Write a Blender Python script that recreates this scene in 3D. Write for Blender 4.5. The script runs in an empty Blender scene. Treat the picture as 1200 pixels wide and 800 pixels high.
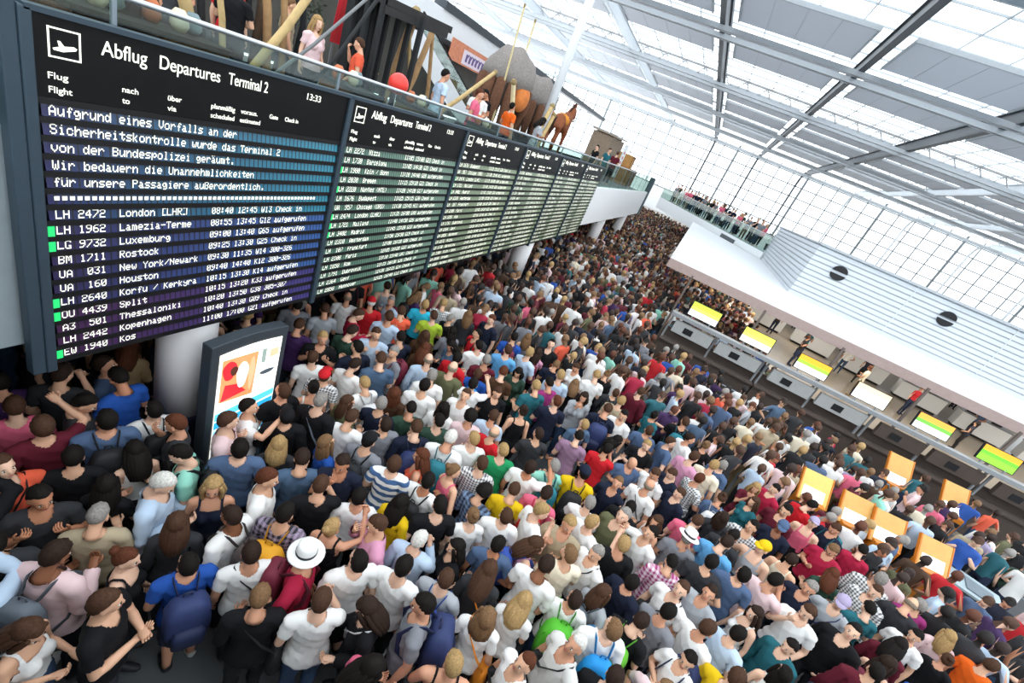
import bpy, bmesh, math, random, re
import numpy as np
from mathutils import Vector, Matrix, Quaternion

scene = bpy.context.scene
COL = scene.collection
R = random.Random(11)

# ------------------------------------------------------------------ camera, world, exposure
cam_data = bpy.data.cameras.new('camera')
cam_data.lens = 16.0; cam_data.sensor_width = 36.0; cam_data.clip_end = 400; cam_data.clip_start = 0.05
cam = bpy.data.objects.new('camera', cam_data); COL.objects.link(cam)
CR = [[0.849713, -0.47836, 0.221721], [0.385743, 0.277346, -0.879933], [0.359431, 0.833217, 0.420188]]
cam.matrix_world = Matrix(((*CR[0], 0), (*CR[1], 0), (*CR[2], 5.7), (0, 0, 0, 1)))
scene.camera = cam
scene.view_settings.view_transform = 'Standard'; scene.view_settings.look = 'None'
scene.view_settings.gamma = 1.0; scene.view_settings.use_curve_mapping = False
scene.view_settings.exposure = 0.0
SKY = 3.25
w = bpy.data.worlds.new('sky'); scene.world = w; w.use_nodes = True
bg = w.node_tree.nodes['Background']; bg.inputs['Color'].default_value = (0.93, 0.97, 1.0, 1); bg.inputs['Strength'].default_value = SKY

# ------------------------------------------------------------------ materials
def lin(h):
    h = h.lstrip('#'); o = []
    for i in (0, 2, 4):
        c = int(h[i:i+2], 16) / 255; o.append(c / 12.92 if c <= .04045 else ((c + .055) / 1.055) ** 2.4)
    return tuple(o)
MATS = {}
def mat(name, col, rough=.6, metal=0., emit=0., noise=.06, scale=8., spec=.4, alpha=1.):
    """A procedural principled material: base colour broken up by a little noise."""
    if name in MATS: return MATS[name]
    m = bpy.data.materials.new(name); m.use_nodes = True; nt = m.node_tree; b = nt.nodes['Principled BSDF']
    c = lin(col) if isinstance(col, str) else col
    b.inputs['Roughness'].default_value = rough; b.inputs['Metallic'].default_value = metal
    b.inputs['Specular IOR Level'].default_value = spec
    if noise:
        tc = nt.nodes.new('ShaderNodeTexCoord'); n = nt.nodes.new('ShaderNodeTexNoise'); n.inputs['Scale'].default_value = scale
        mx = nt.nodes.new('ShaderNodeMix'); mx.data_type = 'RGBA'
        mx.inputs[6].default_value = (*[v * (1 - noise * 2) for v in c], 1); mx.inputs[7].default_value = (*[min(1, v * (1 + noise)) for v in c], 1)
        nt.links.new(tc.outputs['Object'], n.inputs['Vector']); nt.links.new(n.outputs['Fac'], mx.inputs[0]); nt.links.new(mx.outputs[2], b.inputs['Base Color'])
    else: b.inputs['Base Color'].default_value = (*c, 1)
    if emit:
        b.inputs['Emission Color'].default_value = (*c, 1); b.inputs['Emission Strength'].default_value = emit
    m.diffuse_color = (*c, 1)
    MATS[name] = m; return m
def nodes_mat(name):
    m = bpy.data.materials.new(name); m.use_nodes = True; MATS[name] = m
    return m, m.node_tree, m.node_tree.nodes['Principled BSDF']
def pattern_mat(name, kind, ca, cb, s=12., cc=None):
    """Woven patterns: stripes along Z, checks and plaids from crossed waves."""
    if name in MATS: return MATS[name]
    m, nt, b = nodes_mat(name); b.inputs['Roughness'].default_value = .8
    tc = nt.nodes.new('ShaderNodeTexCoord'); sep = nt.nodes.new('ShaderNodeSeparateXYZ'); nt.links.new(tc.outputs['Object'], sep.inputs[0])
    def wave(axis, sc, th=.5):
        a = nt.nodes.new('ShaderNodeMath'); a.operation = 'MULTIPLY'; a.inputs[1].default_value = sc; nt.links.new(sep.outputs[axis], a.inputs[0])
        f = nt.nodes.new('ShaderNodeMath'); f.operation = 'FRACT'; nt.links.new(a.outputs[0], f.inputs[0])
        g = nt.nodes.new('ShaderNodeMath'); g.operation = 'GREATER_THAN'; g.inputs[1].default_value = th; nt.links.new(f.outputs[0], g.inputs[0]); return g.outputs[0]
    if kind == 'stripe': fac = wave('Z', s)
    elif kind == 'slant':
        ad = nt.nodes.new('ShaderNodeMath'); ad.operation = 'ADD'; nt.links.new(sep.outputs['Z'], ad.inputs[0]); nt.links.new(sep.outputs['X'], ad.inputs[1])
        f = nt.nodes.new('ShaderNodeMath'); f.operation = 'PINGPONG'; f.inputs[1].default_value = 1 / s; nt.links.new(ad.outputs[0], f.inputs[0])
        g = nt.nodes.new('ShaderNodeMath'); g.operation = 'GREATER_THAN'; g.inputs[1].default_value = .5 / s; nt.links.new(f.outputs[0], g.inputs[0]); fac = g.outputs[0]
    else:
        ad = nt.nodes.new('ShaderNodeMath'); ad.operation = 'ADD'; nt.links.new(wave('X', s), ad.inputs[0]); nt.links.new(wave('Z', s), ad.inputs[1])
        h = nt.nodes.new('ShaderNodeMath'); h.operation = 'MULTIPLY'; h.inputs[1].default_value = .5; nt.links.new(ad.outputs[0], h.inputs[0]); fac = h.outputs[0]
    mx = nt.nodes.new('ShaderNodeMix'); mx.data_type = 'RGBA'; mx.inputs[6].default_value = (*lin(ca), 1); mx.inputs[7].default_value = (*lin(cb), 1)
    nt.links.new(fac, mx.inputs[0]); nt.links.new(mx.outputs[2], b.inputs['Base Color']); return m
def pane_mat(name, tint, keep=.9, rough=.05):
    """Thin architectural glass: mostly clear, a little gloss, tinted."""
    if name in MATS: return MATS[name]
    m, nt, b = nodes_mat(name); out = nt.nodes['Material Output']
    t = nt.nodes.new('ShaderNodeBsdfTransparent'); t.inputs[0].default_value = (*tint, 1)
    g = nt.nodes.new('ShaderNodeBsdfGlossy'); g.inputs['Roughness'].default_value = rough
    mx = nt.nodes.new('ShaderNodeMixShader'); mx.inputs[0].default_value = 1 - keep
    nt.links.new(t.outputs[0], mx.inputs[1]); nt.links.new(g.outputs[0], mx.inputs[2]); nt.links.new(mx.outputs[0], out.inputs['Surface']); return m
def blind_mat(name, col, thru):
    """Cloth-like shading blind: part diffuse, part translucent."""
    m, nt, b = nodes_mat(name); out = nt.nodes['Material Output']
    b.inputs['Base Color'].default_value = (*col, 1); b.inputs['Roughness'].default_value = .9
    t = nt.nodes.new('ShaderNodeBsdfTranslucent'); t.inputs[0].default_value = (*col, 1)
    mx = nt.nodes.new('ShaderNodeMixShader'); mx.inputs[0].default_value = thru
    nt.links.new(b.outputs[0], mx.inputs[1]); nt.links.new(t.outputs[0], mx.inputs[2]); nt.links.new(mx.outputs[0], out.inputs['Surface']); return m

# ------------------------------------------------------------------ mesh helpers
class MB:
    """Collects shapes as vertices and faces; build() links them as one mesh object."""
    def __init__(s): s.v = []; s.f = []; s.m = []; s.mi = 0
    def add(s, v, f):
        k = len(s.v); s.v += [tuple(p) for p in v]; s.f += [tuple(i + k for i in q) for q in f]; s.m += [s.mi] * len(f); return s
    def box(s, a, b, rot=None, pivot=None):
        x0, y0, z0 = a; x1, y1, z1 = b
        v = [(x, y, z) for z in (z0, z1) for y in (y0, y1) for x in (x0, x1)]
        if rot is not None:
            pv = Vector(pivot if pivot is not None else ((x0+x1)/2, (y0+y1)/2, (z0+z1)/2)); v = [tuple(rot @ (Vector(p) - pv) + pv) for p in v]
        return s.add(v, [(0, 2, 3, 1), (4, 5, 7, 6), (0, 1, 5, 4), (2, 6, 7, 3), (0, 4, 6, 2), (1, 3, 7, 5)])
    def bar(s, p, q, w, h=None, up=(0, 0, 1)):
        h = h or w; p = Vector(p); q = Vector(q); t = (q - p).normalized(); u = Vector(up)
        if abs(t.dot(u)) > .95: u = Vector((1, 0, 0))
        a = t.cross(u).normalized() * w / 2; b = a.cross(t).normalized() * h / 2
        v = [e + i * a + j * b for e in (p, q) for i, j in ((-1, -1), (1, -1), (1, 1), (-1, 1))]
        return s.add(v, [(0, 1, 2, 3), (7, 6, 5, 4)] + [(i, 4 + i, 4 + (i + 1) % 4, (i + 1) % 4) for i in range(4)])
    def rings(s, rings, closed=True):
        n = len(rings[0]); v = [p for r in rings for p in r]; f = []
        for k in range(len(rings) - 1):
            for i in range(n): f.append((k*n + i, k*n + (i+1) % n, (k+1)*n + (i+1) % n, (k+1)*n + i))
        if closed: f.append(tuple(range(n - 1, -1, -1))); f.append(tuple((len(rings)-1)*n + i for i in range(n)))
        return s.add(v, f)
    def tube(s, pts, rad, n=10, ref=(0, 1, 0), round_ends=True):
        """rad: per point r or (ra, rb); ra runs along the direction sideways of REF."""
        pts = [Vector(p) for p in pts]; rad = [(r, r) if not isinstance(r, (tuple, list)) else r for r in (rad if isinstance(rad, (list,)) else [rad] * len(pts))]
        if round_ends:
            t0 = (pts[0] - pts[1]).normalized(); t1 = (pts[-1] - pts[-2]).normalized(); m0 = min(rad[0]); m1 = min(rad[-1])
            pts = [pts[0] + t0 * m0 * .75] + pts + [pts[-1] + t1 * m1 * .75]; rad = [(rad[0][0]*.5, rad[0][1]*.5)] + rad + [(rad[-1][0]*.5, rad[-1][1]*.5)]
        rings = []; ref = Vector(ref)
        for k, p in enumerate(pts):
            t = (pts[min(k+1, len(pts)-1)] - pts[max(k-1, 0)]).normalized()
            rf = ref if abs(t.dot(ref)) < .95 else Vector((1, 0, 0))
            a = rf.cross(t).normalized(); b = t.cross(a).normalized()
            rings.append([p + a * math.cos(2*math.pi*i/n) * rad[k][0] + b * math.sin(2*math.pi*i/n) * rad[k][1] for i in range(n)])
        return s.rings(rings)
    def lathe(s, prof, n=24, c=(0, 0, 0)):
        return s.rings([[(c[0] + r*math.cos(2*math.pi*i/n), c[1] + r*math.sin(2*math.pi*i/n), c[2] + z) for i in range(n)] for r, z in prof])
    def ball(s, c, r, n=12, m=8, warp=None):
        r = (r, r, r) if not isinstance(r, (tuple, list)) else r; c = Vector(c); v = []; f = []
        for j in range(m + 1):
            th = math.pi * j / m
            for i in range(n):
                ph = 2*math.pi*i/n; d = Vector((math.sin(th)*math.cos(ph), math.sin(th)*math.sin(ph), -math.cos(th)))
                k = warp(d) if warp else 1.
                v.append(c + Vector((d.x*r[0], d.y*r[1], d.z*r[2])) * k)
        for j in range(m):
            for i in range(n): f.append((j*n+i, j*n+(i+1) % n, (j+1)*n+(i+1) % n, (j+1)*n+i))
        return s.add(v, f)
    def prism(s, poly, t, axis=2):
        """A flat outline poly (list of 3D points) given thickness by the vector t."""
        n = len(poly); t = Vector(t); v = [Vector(p) for p in poly] + [Vector(p) + t for p in poly]
        return s.add(v, [tuple(range(n - 1, -1, -1)), tuple(range(n, 2*n))] + [(i, (i+1) % n, n + (i+1) % n, n + i) for i in range(n)])
    def mesh(s, name, smooth=False):
        me = bpy.data.meshes.new(name); me.from_pydata(s.v, [], s.f); me.update()
        if any(s.m): me.polygons.foreach_set('material_index', s.m)
        if smooth: me.polygons.foreach_set('use_smooth', [True] * len(me.polygons))
        return me
    def build(s, name, mats, parent=None, smooth=False, bevel=0., fix=True):
        me = s.mesh(name, smooth)
        if fix:
            bm = bmesh.new(); bm.from_mesh(me); bmesh.ops.recalc_face_normals(bm, faces=bm.faces); bm.to_mesh(me); bm.free()
        for m in (mats if isinstance(mats, (list, tuple)) else [mats]): me.materials.append(m)
        o = bpy.data.objects.new(name, me); COL.objects.link(o)
        if parent is not None: o.parent = parent
        if bevel:
            b = o.modifiers.new('bevel', 'BEVEL'); b.width = bevel; b.segments = 2; b.limit_method = 'ANGLE'
        return o
def tag(o, label, cat, group=None, kind=None):
    o['label'] = label; o['category'] = cat
    if group: o['group'] = group
    if kind: o['kind'] = kind
    return o
def thing(name, label, cat, loc=(0, 0, 0), rz=0., group=None):
    o = bpy.data.objects.new(name, None); COL.objects.link(o); o.location = loc; o.rotation_euler = (0, 0, rz); o.empty_display_size = .1
    return tag(o, label, cat, group)
def struct(o, label=None):
    o['kind'] = 'structure'
    if label: o['label'] = label
    return o
def dup(o, parent=None):
    c = o.copy(); COL.objects.link(c)
    if parent is not None: c.parent = parent
    for ch in list(o.children): dup(ch, c)
    return c
def words_mesh(text, h, wmax=None):
    """Lettering in the built-in sans face as flat glyphs with a little depth, X along the line, Y up; cap height h, fitted to width."""
    cu = bpy.data.curves.new('lettering', 'FONT'); cu.body = text; cu.size = h / .7; cu.extrude = .002
    o = bpy.data.objects.new('lettering', cu); COL.objects.link(o); dg = bpy.context.evaluated_depsgraph_get()
    me = bpy.data.meshes.new_from_object(o.evaluated_get(dg)); bpy.data.objects.remove(o); bpy.data.curves.remove(cu)
    n = len(me.vertices); co = np.empty(n * 3, np.float32); me.vertices.foreach_get('co', co); co = co.reshape(n, 3)
    if wmax: co[:, 0] = (co[:, 0] - co[:, 0].min()) * wmax / max(co[:, 0].max() - co[:, 0].min(), 1e-6)
    fs = [tuple(p.vertices) for p in me.polygons]; bpy.data.meshes.remove(me)
    return co, fs
def n_label(i): return ['nearest', 'second', 'third', 'fourth', 'fifth', 'sixth', 'seventh', 'eighth', 'ninth', 'tenth', 'eleventh', 'twelfth', 'thirteenth', 'fourteenth', 'fifteenth', 'sixteenth', 'seventeenth', 'eighteenth', 'nineteenth', 'twentieth'][i]

WHITE = mat('white_paint', '#e9ecee', .55, noise=.02)
STEEL = mat('steel_grey', '#7f8a92', .45, .3)
DARKST = mat('dark_steel', '#3a4046', .5, .2)
BLACK = mat('matt_black', '#101114', .6)
FRAME = mat('board_frame_grey', '#33424d', .45, .1)
WOODT = mat('pale_timber', '#a98a5c', .8, noise=.2, scale=14)
WOODD = mat('dark_timber', '#2b2a2a', .8, noise=.25, scale=14)
GLASS = pane_mat('balustrade_glass', (.66, .76, .72), .92)
CLEAR = pane_mat('roof_glass', (.97, .985, 1.), .94)

# ------------------------------------------------------------------ the hall: floor, walls, roof, far glass wall
FLOOR = mat('dark_stone_floor', '#55585a', .35, noise=.12, scale=1.2)
FLOORL = mat('pale_stone_floor', '#8d8273', .3, noise=.08, scale=1.5)
struct(MB().box((-14, -7, -.2), (60, 15.2, 0)).build('floor', FLOOR))
struct(MB().box((-14, 15.2, -.2), (60, 92, 0)).build('floor', FLOORL))
INT = mat('interior_grey', '#8d8f90', .8); DKW = mat('dark_cladding', '#2c2c2e', .8)  # interior grey, and one even dark cladding colour
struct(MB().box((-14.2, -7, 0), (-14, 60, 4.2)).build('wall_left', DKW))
struct(MB().box((-14.2, -7.2, 0), (60, -7, 4.2)).build('wall_back', INT))
struct(MB().box((-60, -7.14, 4.2), (70, -7.1, 15.)).build('window_2', CLEAR), 'glass wall behind the near gallery')
struct(MB().box((-14, -.5, 0), (-4.3, -.3, 4.2)).build('wall_left', DKW))  # unseen wall, added to block light and keep the under-balcony dark
# gallery floor on the camera's own side, with the wall panel that closes the board's left flank
struct(MB().box((-4.0, -7, 3.9), (40, -.35, 4.2)).build('floor', INT))
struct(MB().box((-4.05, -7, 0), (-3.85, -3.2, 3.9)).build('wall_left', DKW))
# left balcony slab and white fascia past the boards
struct(MB().box((-14, -7, 2.9), (-4.45, 36.5, 4.2)).build('floor', INT))
fa = struct(MB().box((-4.44, 19.55, 2.72), (-4.2, 36.4, 4.35)).build('trim_1', mat('fascia_white', '#f8f8f8', .5, noise=.01)), 'white balcony fascia after the last departure board')
struct(MB().box((-4.5, .55, 2.6), (-4.32, 1.84, 4.38)).box((-4.5, .55, 4.42), (-4.36, 1.84, 4.9)).build('trim_2', mat('pale_panel', '#8f9a9e', .5), bevel=.01), 'pale wall panel left of the first departure board')
# roof: long dark ribs, cross girders, shading blinds between strips of glass
ZR = 13.7; YF = 92.
blind = blind_mat('blind_cloth', (.56, .58, .615), .42)
rib_x = [-31.5, -21.8, -12.0, -4.05, 3.42, 10.8, 18.8, 28., 37.5, 47.]
struct(MB().box((-60, -7, ZR + 1.3), (70, YF, ZR + 1.36)).build('ceiling', CLEAR), 'glass roof over the hall')
for i, x in enumerate(rib_x):
    thick = .3 if i in (3, 4, 5) else .22
    mb = MB()
    mb.box((x - thick/2, 4.5, ZR + .15), (x + thick/2, YF - 4, ZR + .22)).box((x - thick/2, 4.5, ZR + .9), (x + thick/2, YF - 4, ZR + .97)).box((x - .05, 4.5, ZR + .2), (x + .05, YF - 4, ZR + .95))
    # the rib bends down into the glass wall
    pts = [(x, YF - 4, ZR + .55), (x, YF - 2, ZR + .35), (x, YF - .9, ZR - .3), (x, YF - .4, ZR - 1.4), (x, YF - .3, 4.)]
    mb.tube(pts, [(.2, .3), (.2, .28), (.18, .24), (.15, .2), (.15, .18)], 8)
    struct(mb.build('ceiling_beam', DARKST if i in (3, 4, 5) else mat('rib_pale', '#c3cad0', .5)))
CRG = mat('white_steel', '#dfe3e6', .5, noise=.02); LINE = mat('grey_edge', '#a9afb4', .6)
GIRD = blind_mat('girder_backlit_white', (.55, .555, .56), .75)  # girders made translucent so they look bright, backlit by the sky
girders = [21.2, 32.2, 46.2, 60.5, 74., 86.]
for i, y in enumerate(girders):
    mb = MB()
    if i == 0:
        mb.mi = 1
        mb.tube([(-50, y - 1.1, ZR + .5), (60, y - 1.1, ZR + .5)], .62, 12); mb.tube([(-50, y + .5, ZR + .9), (60, y + .5, ZR + .9)], .3, 10)
    else:
        for dy in (-.75, .75):
            mb.mi = 0; mb.box((-50, y + dy - .16, ZR - .05), (60, y + dy + .16, ZR + .18)); mb.mi = 1; mb.box((-50, y + dy - .19, ZR - .07), (60, y + dy - .16, ZR + .18)); mb.box((-50, y + dy + .16, ZR - .07), (60, y + dy + .19, ZR + .18))
        mb.mi = 0
        if i in (2, 3):
            k = -48.
            while k < 58: mb.bar((k, y + .7, ZR + .05), (k + .9, y + .7, ZR + 1.1), .07); mb.bar((k + .9, y + .7, ZR + 1.1), (k + 1.8, y + .7, ZR + .05), .07); k += 1.8
            mb.box((-50, y + .6, ZR + 1.05), (60, y + .8, ZR + 1.2))
    struct(mb.build('ceiling_beam', [CRG, mat('girder_grey', '#84909a', .5, .2)] if i == 0 else [GIRD, LINE]))
for (y0, y1) in ((26.6, 31.2), (33.1, 38.6), (47.2, 53.), (54., 59.5), (61.5, 66.5), (67.5, 73.)):
    for a, b in zip(rib_x[:-1], rib_x[1:]):
        mb = MB(); mb.box((a + .75, y0, ZR + .5), (b - .75, y1, ZR + .55))
        n = 4; mb.mi = 1
        for k in range(1, n): xx = a + .75 + (b - a - 1.5) * k / n; mb.box((xx - .012, y0, ZR + .485), (xx + .012, y1, ZR + .5))
        mb.box((a + .7, y0 - .12, ZR + .42), (b - .7, y0, ZR + .6)); mb.box((a + .7, y0, ZR + .44), (a + .78, y1, ZR + .6)); mb.box((b - .78, y0, ZR + .44), (b - .7, y1, ZR + .6))
        struct(mb.build('ceiling_panel', [blind, LINE]))
# glazing bars of the roof glass
mb = MB()
for k in range(0, 66): mb.box((-60 + k * 2., 4.5, ZR + 1.2), (-60 + k * 2. + .05, YF, ZR + 1.3))
for k in range(0, 44): mb.box((-60, 4.5 + k * 2., ZR + 1.22), (70, 4.55 + k * 2., ZR + 1.3))
struct(mb.build('ceiling_trim', mat('glazing_bar', '#b9c0c4', .5)), 'glazing bars of the glass roof')
# far glass wall: panes and bars in one window
win = MB().box((-60, YF, 4.0), (70, YF + .04, ZR + 1.3)).build('window_1', CLEAR); struct(win, 'tall glass wall at the far end of the hall')
mb = MB()
for k in range(0, 55):
    x = -60 + k * 2.4; t = .34 if k % 5 == 0 else .16
    mb.box((x - t/2, YF - .14, 4.), (x + t/2, YF, ZR + 1.2))
for k in range(0, 7): z = 4. + k * 1.65; mb.box((-60, YF - .1, z), (70, YF, z + .16))
o = mb.build('window_frame', mat('mullion_grey', '#6f777b', .5)); o.parent = win
mb = MB()
struct(MB().box((-60, YF, 0), (70, YF + .3, 4.0)).build('wall_front', WHITE))
struct(MB().box((60, 4.5, 0), (60.2, YF, 6)).build('wall_right', WHITE))
# left upper storeys behind the exhibition
SHOP = mat('shop_front', '#4d4b45', .7, noise=.3, scale=.8)
mb = MB(); mb.box((-15.2, -7, 4.2), (-15, 27, 7.3)); mb.mi = 1; mb.box((-15.6, -7, 7.3), (-14.6, 30, 7.5)); mb.mi = 2; mb.box((-15.5, -7, 7.5), (-15, 38, 8.6)); mb.mi = 1; mb.box((-15.6, 22, 8.6), (-14.9, 58, 8.95))
struct(mb.build('wall_left', [SHOP, DARKST, WHITE]), 'upper shop storey behind the balcony exhibition')

# round columns: white shaft over a dark base
def column(x, y, r, lab):
    o = MB().lathe([(r, .95), (r, 2.9)], 32, (x, y, 0)).build('column', mat('column_white', '#f2f0f0', .5, noise=.02), smooth=True); struct(o, lab)
    MB().lathe([(r + .015, 0), (r + .015, .95), (r, .99)], 32, (x, y, 0)).build('column_base', mat('column_navy', '#191c2c', .4), o, smooth=False)
column(-4.6, 3.36, .31, 'white round column beside the lit advertising display'); column(-4.6, 14.5, .31, 'white round column beneath the third departure board')
column(-4.6, 25.5, .31, 'white round column past the end of the departure boards'); column(-4.6, 32.6, .31, 'farthest white column under the balcony fascia')
column(-9.5, 26.6, .335, 'white column set back under the balcony'); column(-9.5, 15.1, .335, None)
# slim white mast from the balcony to the roof
struct(MB().lathe([(.16, 0), (.16, ZR - 4.)], 16, (-7, 18.6, 4.2)).build('column', CRG, smooth=True), 'slim white mast rising from the balcony to the roof')
# dark corner post where the balcony ends
struct(MB().box((-4.45, 36.4, 2.7), (-4.1, 36.8, 5.4)).build('column', mat('post_teal', '#4b5d62', .5)), 'dark post at the end of the balcony')

# ------------------------------------------------------------------ glass balustrades
def balustrade(p, q, z0, z1, lab, step=2.2, cap=None):
    p = Vector((*p, 0)); q = Vector((*q, 0)); L = (q - p).length; d = (q - p) / L
    t = thing('glass_balustrade', lab, 'railing', p)
    n = max(1, round(L / step))
    for k in range(n):
        a = d * (L * k / n + .02); b = d * (L * (k + 1) / n - .02)
        MB().bar(a + Vector((0, 0, (z0 + z1)/2)), b + Vector((0, 0, (z0 + z1)/2)), .02, z1 - z0).build('glass_pane', GLASS, t)
    MB().tube([Vector((0, 0, z1 + .02)), d * L + Vector((0, 0, z1 + .02))], .022, 8).build('handrail', cap or mat('rail_chrome', '#b9bfc3', .35, .8), t, smooth=True)
    for k in range(n + 1):
        MB().bar(d * (L * k / n) + Vector((0, 0, z0)), d * (L * k / n) + Vector((0, 0, z1)), .03).build('post', STEEL, t)
balustrade((-4.35, .2), (-4.35, 36.4), 4.3, 5.36, 'glass balustrade with steel handrail running along the balcony above the departure boards')
# white gallery crossing the hall, its balustrade and its low canopy wing
ga, gb = Vector((-4.4, 50, 0)), Vector((4.62, 34.4, 0)); gd = (gb - ga).normalized(); gn = Vector((-gd.y, gd.x, 0))
mb = MB(); mb.prism([ga + Vector((0, 0, 2.9)), gb + Vector((0, 0, 2.9)), gb + gn * 5 + Vector((0, 0, 2.9)), ga + gn * 5 + Vector((0, 0, 2.9))], (0, 0, 1.05))
fl = struct(mb.build('floor', WHITE), 'white gallery crossing the far end of the hall')
sl = ga + gd * ((gb - ga).length * .76) - gn * .02; sl.z = 3.55
mb = MB(); mb.bar(sl - gd * .95, sl + gd * .95, .08, .42)
tag(mb.build('ventilation_grille', mat('grille_grey', '#5d6467', .7)), 'dark slot grille in the white gallery front', 'grille')
balustrade(ga[:2], gb[:2], 3.95, 5.0, 'glass balustrade along the far white gallery with waiting people behind', 2.4)

# canopy over the check-in desks
ZC = 3.5
PINK = mat('canopy_edge', '#b7a29c', .35, .2)
mb = MB(); mb.prism([(-.22, 17.5, ZC - .28), (27, 17.5, ZC - .28), (27, 30, ZC - .28), (4.6, 34.3, ZC - .28), (-.35, 42, ZC - .28)], (0, 0, .28))
can = struct(mb.build('ceiling', WHITE), 'flat white canopy over the check-in desks')
mb = MB(); mb.box((-.22, 17.46, ZC - .44), (27, 17.62, ZC - .12)); mb.box((-.22, 17.6, ZC - .34), (27, 18.6, ZC - .28))
struct(mb.build('trim_3', PINK), 'pinkish metal edge under the front of the white canopy')
# the ribbed white box standing on the canopy
mb = MB(); x0 = 4.74; x1 = 27.; y0 = 22.5; y1 = 35.; z0 = ZC; z1 = 5.72; nrib = 11
for k in range(nrib):
    za = z0 + (z1 - z0) * k / nrib; zb = z0 + (z1 - z0) * (k + 1) / nrib; zm = za + (zb - za) * .72
    mb.add([(x0, y0, za), (x1, y0, za), (x1, y0, zm), (x0, y0, zm), (x0, y0 + .06, zb), (x1, y0 + .06, zb), (x0, y1, za), (x0, y1, zm), (x0 + .06, y1, zb), (x0 + .06, y0, zb)], [(0, 1, 2, 3), (3, 2, 5, 4), (6, 0, 3, 7), (7, 3, 9, 8)])
mb.box((x0 + .06, y0 + .06, z0), (x1, y1, z1 - .02)); mb.mi = 1; mb.box((x0 - .05, y0 - .12, z1), (x1, y0 + .1, z1 + .1)); mb.box((x0 - .05, y0, z1), (x0 + .1, y1, z1 + .07))
mb.mi = 2
for xx in (8.6, 12.2, 15.8): mb.box((xx - .02, y0 - .012, z0), (xx + .02, y0 + .02, z1))
plant = struct(mb.build('wall_right', [mat('ribbed_white', '#c3c9cf', .5, noise=.02), mat('coping_grey', '#a8aeb2', .5), mat('joint_grey', '#c9ced2', .6)], fix=False), 'ribbed white wall standing on the canopy')
for k, (px, pz, s) in enumerate(((5.94, 5.0, 'first'), (10.08, 5.06, 'second'))):
    t = thing('round_vent', ['round black vent nearer the corner of the ribbed white wall', 'round black vent farther along the ribbed white wall'][k], 'vent', (px, y0 - .02, pz), 0, 'round vents in the ribbed wall')
    for sgn in (-1, 1):
        poly = [(.3 * math.cos(a), 0, sgn * (.05 + .25 * math.sin(a))) for a in [math.pi * j / 14 for j in range(15)]]
        MB().prism(poly, (0, -.03, 0)).build('vent_opening', BLACK, t)

# ------------------------------------------------------------------ departure boards
FONT = {' ': '0000000000', '(': '001C224100', ')': '0041221C00', '[': '007F414141', ']': '414141007F'[:10], '-': '0808080808', '.': '0000606000', '/': '2010080402',
 '0': '3E5149453E', '1': '00427F4000', '2': '7249494946', '3': '2141494D33', '4': '1814127F10', '5': '2745454539', '6': '3C4A494931', '7': '4121110907', '8': '3649494936', '9': '464949291E', ':': '0036360000',
 'A': '7C1211127C', 'B': '7F49494936', 'C': '3E41414122', 'D': '7F4141413E', 'E': '7F49494941', 'F': '7F09090901', 'G': '3E41415173', 'H': '7F0808087F', 'I': '00417F4100', 'J': '2040413F01', 'K': '7F08142241', 'L': '7F40404040', 'M': '7F021C027F', 'N': '7F0408107F', 'O': '3E4141413E', 'P': '7F09090906', 'R': '7F09192946', 'S': '2649494932', 'T': '03017F0103', 'U': '3F4040403F', 'V': '1F2040201F', 'W': '3F4038403F', 'X': '6314081463', 'Y': '0304780403', 'Z': '6159494D43',
 'a': '2054547840', 'b': '7F28444438', 'c': '3844444428', 'd': '384444287F', 'e': '3854545418', 'f': '00087E0902', 'g': '18A4A49C78', 'h': '7F08040478', 'i': '00447D4000', 'k': '7F10284400', 'l': '00417F4000', 'm': '7C04780478', 'n': '7C08040478', 'o': '3844444438', 'p': 'FC18242418', 'r': '7C08040408', 's': '4854545424', 't': '04043F4424', 'u': '3C4040207C', 'v': '1C2040201C', 'w': '3C4030403C', 'x': '4428102844', 'y': '4C9090907C', 'z': '4464544C44', 'ü': '3D4040207D', 'ä': '2155547940', 'ß': '7E01494936', '#': '1C1C1C1C00'}
def dots(text, y, z, x, cw, ch, mb):
    """Dot-matrix lettering on the plane x: each character a 5 x 8 grid, vertical runs of dots joined."""
    pw = cw / 6; ph = ch / 7
    for i, c in enumerate(text):
        h = FONT.get(c, '0000000000')
        for k in range(5):
            bits = int(h[2*k:2*k+2], 16); j = 0
            while j < 8:
                if bits >> j & 1:
                    e = j
                    while e < 8 and bits >> e & 1: e += 1
                    y0 = y + i * cw + k * pw; za = z + ch - j * ph; zb = z + ch - e * ph
                    n = len(mb.v); mb.v += [(x, y0, zb), (x, y0 + pw, zb), (x, y0 + pw, za), (x, y0, za)]; mb.f.append((n, n+1, n+2, n+3)); mb.m.append(mb.mi); j = e
                else: j += 1
LETTER = mat('board_lettering', '#f4f4e6', .6, emit=.75, noise=0)
GREEN = mat('board_green_light', '#25c268', .5, emit=.8, noise=0)
HEAD = mat('board_header_black', '#0a0b0d', .5, noise=.03, spec=.2)
SLAT = mat('board_slat_black', '#0b0c0f', .5, noise=.03)
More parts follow.
